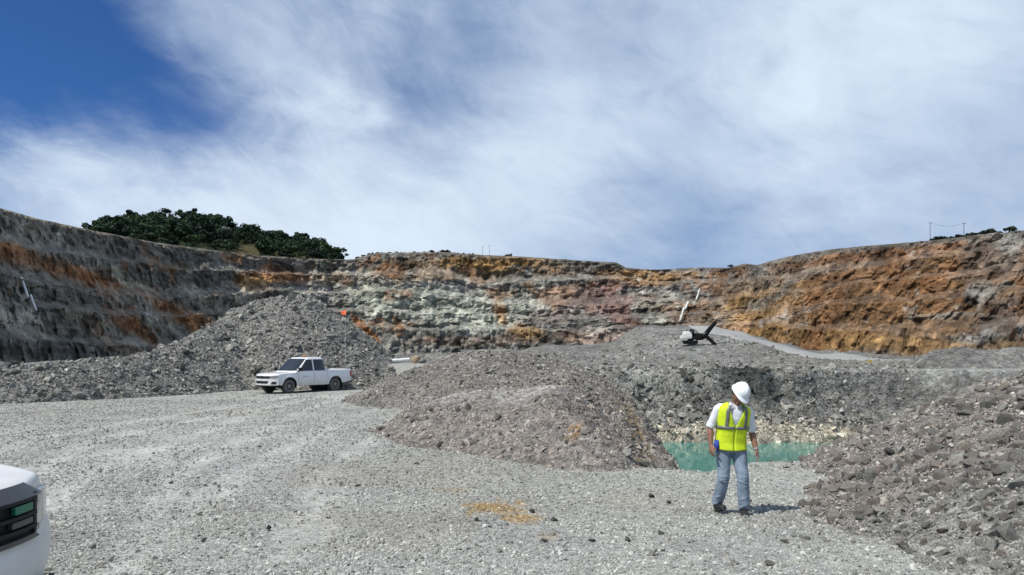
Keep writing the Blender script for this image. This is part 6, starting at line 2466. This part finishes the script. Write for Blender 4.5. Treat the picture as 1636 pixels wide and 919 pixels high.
def on_wall(px, py):
    """nearest point of the wall sheet to a photograph pixel, pulled a little proud of the rock"""
    i = int(np.argmin(np.abs(WALL_PX - px)))
    best = None
    cols = WALL_POS[:, max(0, i - 12):i + 13].reshape(-1, 3)
    ppx = CX + F * cols[:, 0] / cols[:, 1]; ppy = HY - F * cols[:, 2] / cols[:, 1]
    e = (ppx - px) ** 2 + (ppy - py) ** 2 + 0.02 * np.maximum(0, cols[:, 1] - cols[:, 1].min())
    j = int(np.argmin(e))
    d = cols[j, 1] - 1.2
    return Vector(((px - CX) / F * d, d, (HY - py) / F * d))


def build_white_lines():
    """white pipes and water chutes on the walls"""
    for name, pls, mat, rad, lab, cat in (
            ('drain_pipe', [[(34, 443), (40, 460), (45, 475)], [(49, 471), (53, 483), (58, 496)]], M_PIPE, 0.40, 'white drain pipe in two lengths down the dark left wall', 'pipe'),
            ('water_chute', [[(1093, 491), (1090, 502), (1086, 514)]], M_WHITEWATER, 0.8, 'lowest white streak of falling water where back and right walls meet', 'waterfall'),
            ('water_chute', [[(1100, 482), (1097, 489), (1094, 495)]], M_WHITEWATER, 0.95, 'middle white streak of falling water where back and right walls meet', 'waterfall'),
            ('water_chute', [[(1118, 462), (1115, 472), (1112, 480)]], M_WHITEWATER, 0.65, 'upper thin white streak of water at the corner of the pit walls', 'waterfall')):
        bm = bmesh.new()
        for pl in pls:
            pts = [on_wall(*p) for p in pl]
            # one depth each, with the wall's lean
            d0 = min(p.y for p in pts)
            q = [Vector(((px - CX) / F * (d0 + 1.0 * (len(pl) - 1 - k)), d0 + 1.0 * (len(pl) - 1 - k), (HY - py) / F * (d0 + 1.0 * (len(pl) - 1 - k)))) for k, (px, py) in enumerate(pl)]
            t2 = []
            for k in range(len(q) - 1):
                for m in range(4):
                    t2.append(q[k].lerp(q[k + 1], m / 4))
            t2.append(q[-1])
            add_tube(bm, t2, [rad * (0.75 + 0.5 * abs(math.sin(k * 2.3))) if 'water' in name else rad for k in range(len(t2))], 8)
        o = obj_bm(name, bm, mat, smooth_shade=True)
        tag(o, lab, cat, 'white streaks of water on the pit wall' if 'water' in name else None)


def build_midground():
    # white pipe and tan boulder beyond the rough lane
    def stand(px, py, d):
        return Vector(((px - CX) / F * d, d, (HY - py) / F * d))
    a, b = stand(610, 578, 50.3), stand(654, 574.5, 51.2)
    bm = bmesh.new()
    add_tube(bm, [a, a.lerp(b, 0.48)], 0.125, 14)
    add_tube(bm, [a.lerp(b, 0.46), a.lerp(b, 0.50)], 0.15, 14)
    add_tube(bm, [a.lerp(b, 0.49), b], 0.125, 14)
    tag(obj_bm('pipe', bm, M_PIPE, autosmooth=40), 'white pipe lying behind the mound next to a tan boulder', 'pipe')
    # low spoil bank that carries the pipe
    z_ = min(a.z, b.z)
    tan = worn('tan_boulder_rock', (0.33, 0.25, 0.165), 0.9, 0.35, 4.0, bump=0.08)
    brown = worn('rusty_boulder_rock', (0.16, 0.085, 0.035), 0.9, 0.35, 4.0, bump=0.08)
    for px, py, d, sc, mat, lab in ((664, 574, 50.6, (0.46, 0.40, 0.34), tan, 'tan boulder at the right end of the white pipe'),
                                    (664, 583, 49.8, (0.20, 0.2, 0.24), brown, 'small rusty boulder below the tan boulder'),
                                    (675, 578, 50.3, (0.34, 0.34, 0.26), M_STONE_DARK, 'dark block standing in for the shadow just right of the tan boulder'),  # dark stone added as the black shadow beside the tan boulder
                                    (862, 587, 27.0, (0.20, 0.17, 0.12), M_STONE_GREY, 'pale block sitting alone on the crest of the rubble mound')):
        me = hull_stone('boulder', 30, 0.8, int(px), mat)
        o = link('boulder', me)
        p = stand(px, py, d)
        o.location = p; o.scale = [s_ * 1.15 for s_ in sc]
        gz_ = float(ground_z(np.array([p.x]), np.array([p.y]))[0])
        if p.z - gz_ > sc[2] * 0.9 and d > 40:
            o.location.z = gz_ + sc[2] * 0.7
        o.rotation_euler = (0.2, 0.3, px)
        tag(o, lab, 'boulder')
    # yellow marker at the edge of the haul road
    d = 118.0
    x = (1389 - CX) / F * d
    z = float(ground_z(np.array([x]), np.array([d]))[0])
    r = empty('marker_post', (x, d, z))
    bm = bmesh.new(); add_tube(bm, [(0, 0, -0.2), (0, 0, 0.75)], [0.09, 0.07], 8); obj_bm('post', bm, M_YELLOW, r)
    bm = bmesh.new(); add_box(bm, (0.75, 0.06, 0.5), (0, -0.1, 0.75), bevel=0.02); obj_bm('board', bm, M_YELLOW, r)
    tag(r, 'small yellow marker board at the edge above the far bank', 'marker')


build_forest()
build_poles()
build_shed()
build_excavator()
build_white_lines()
build_midground()
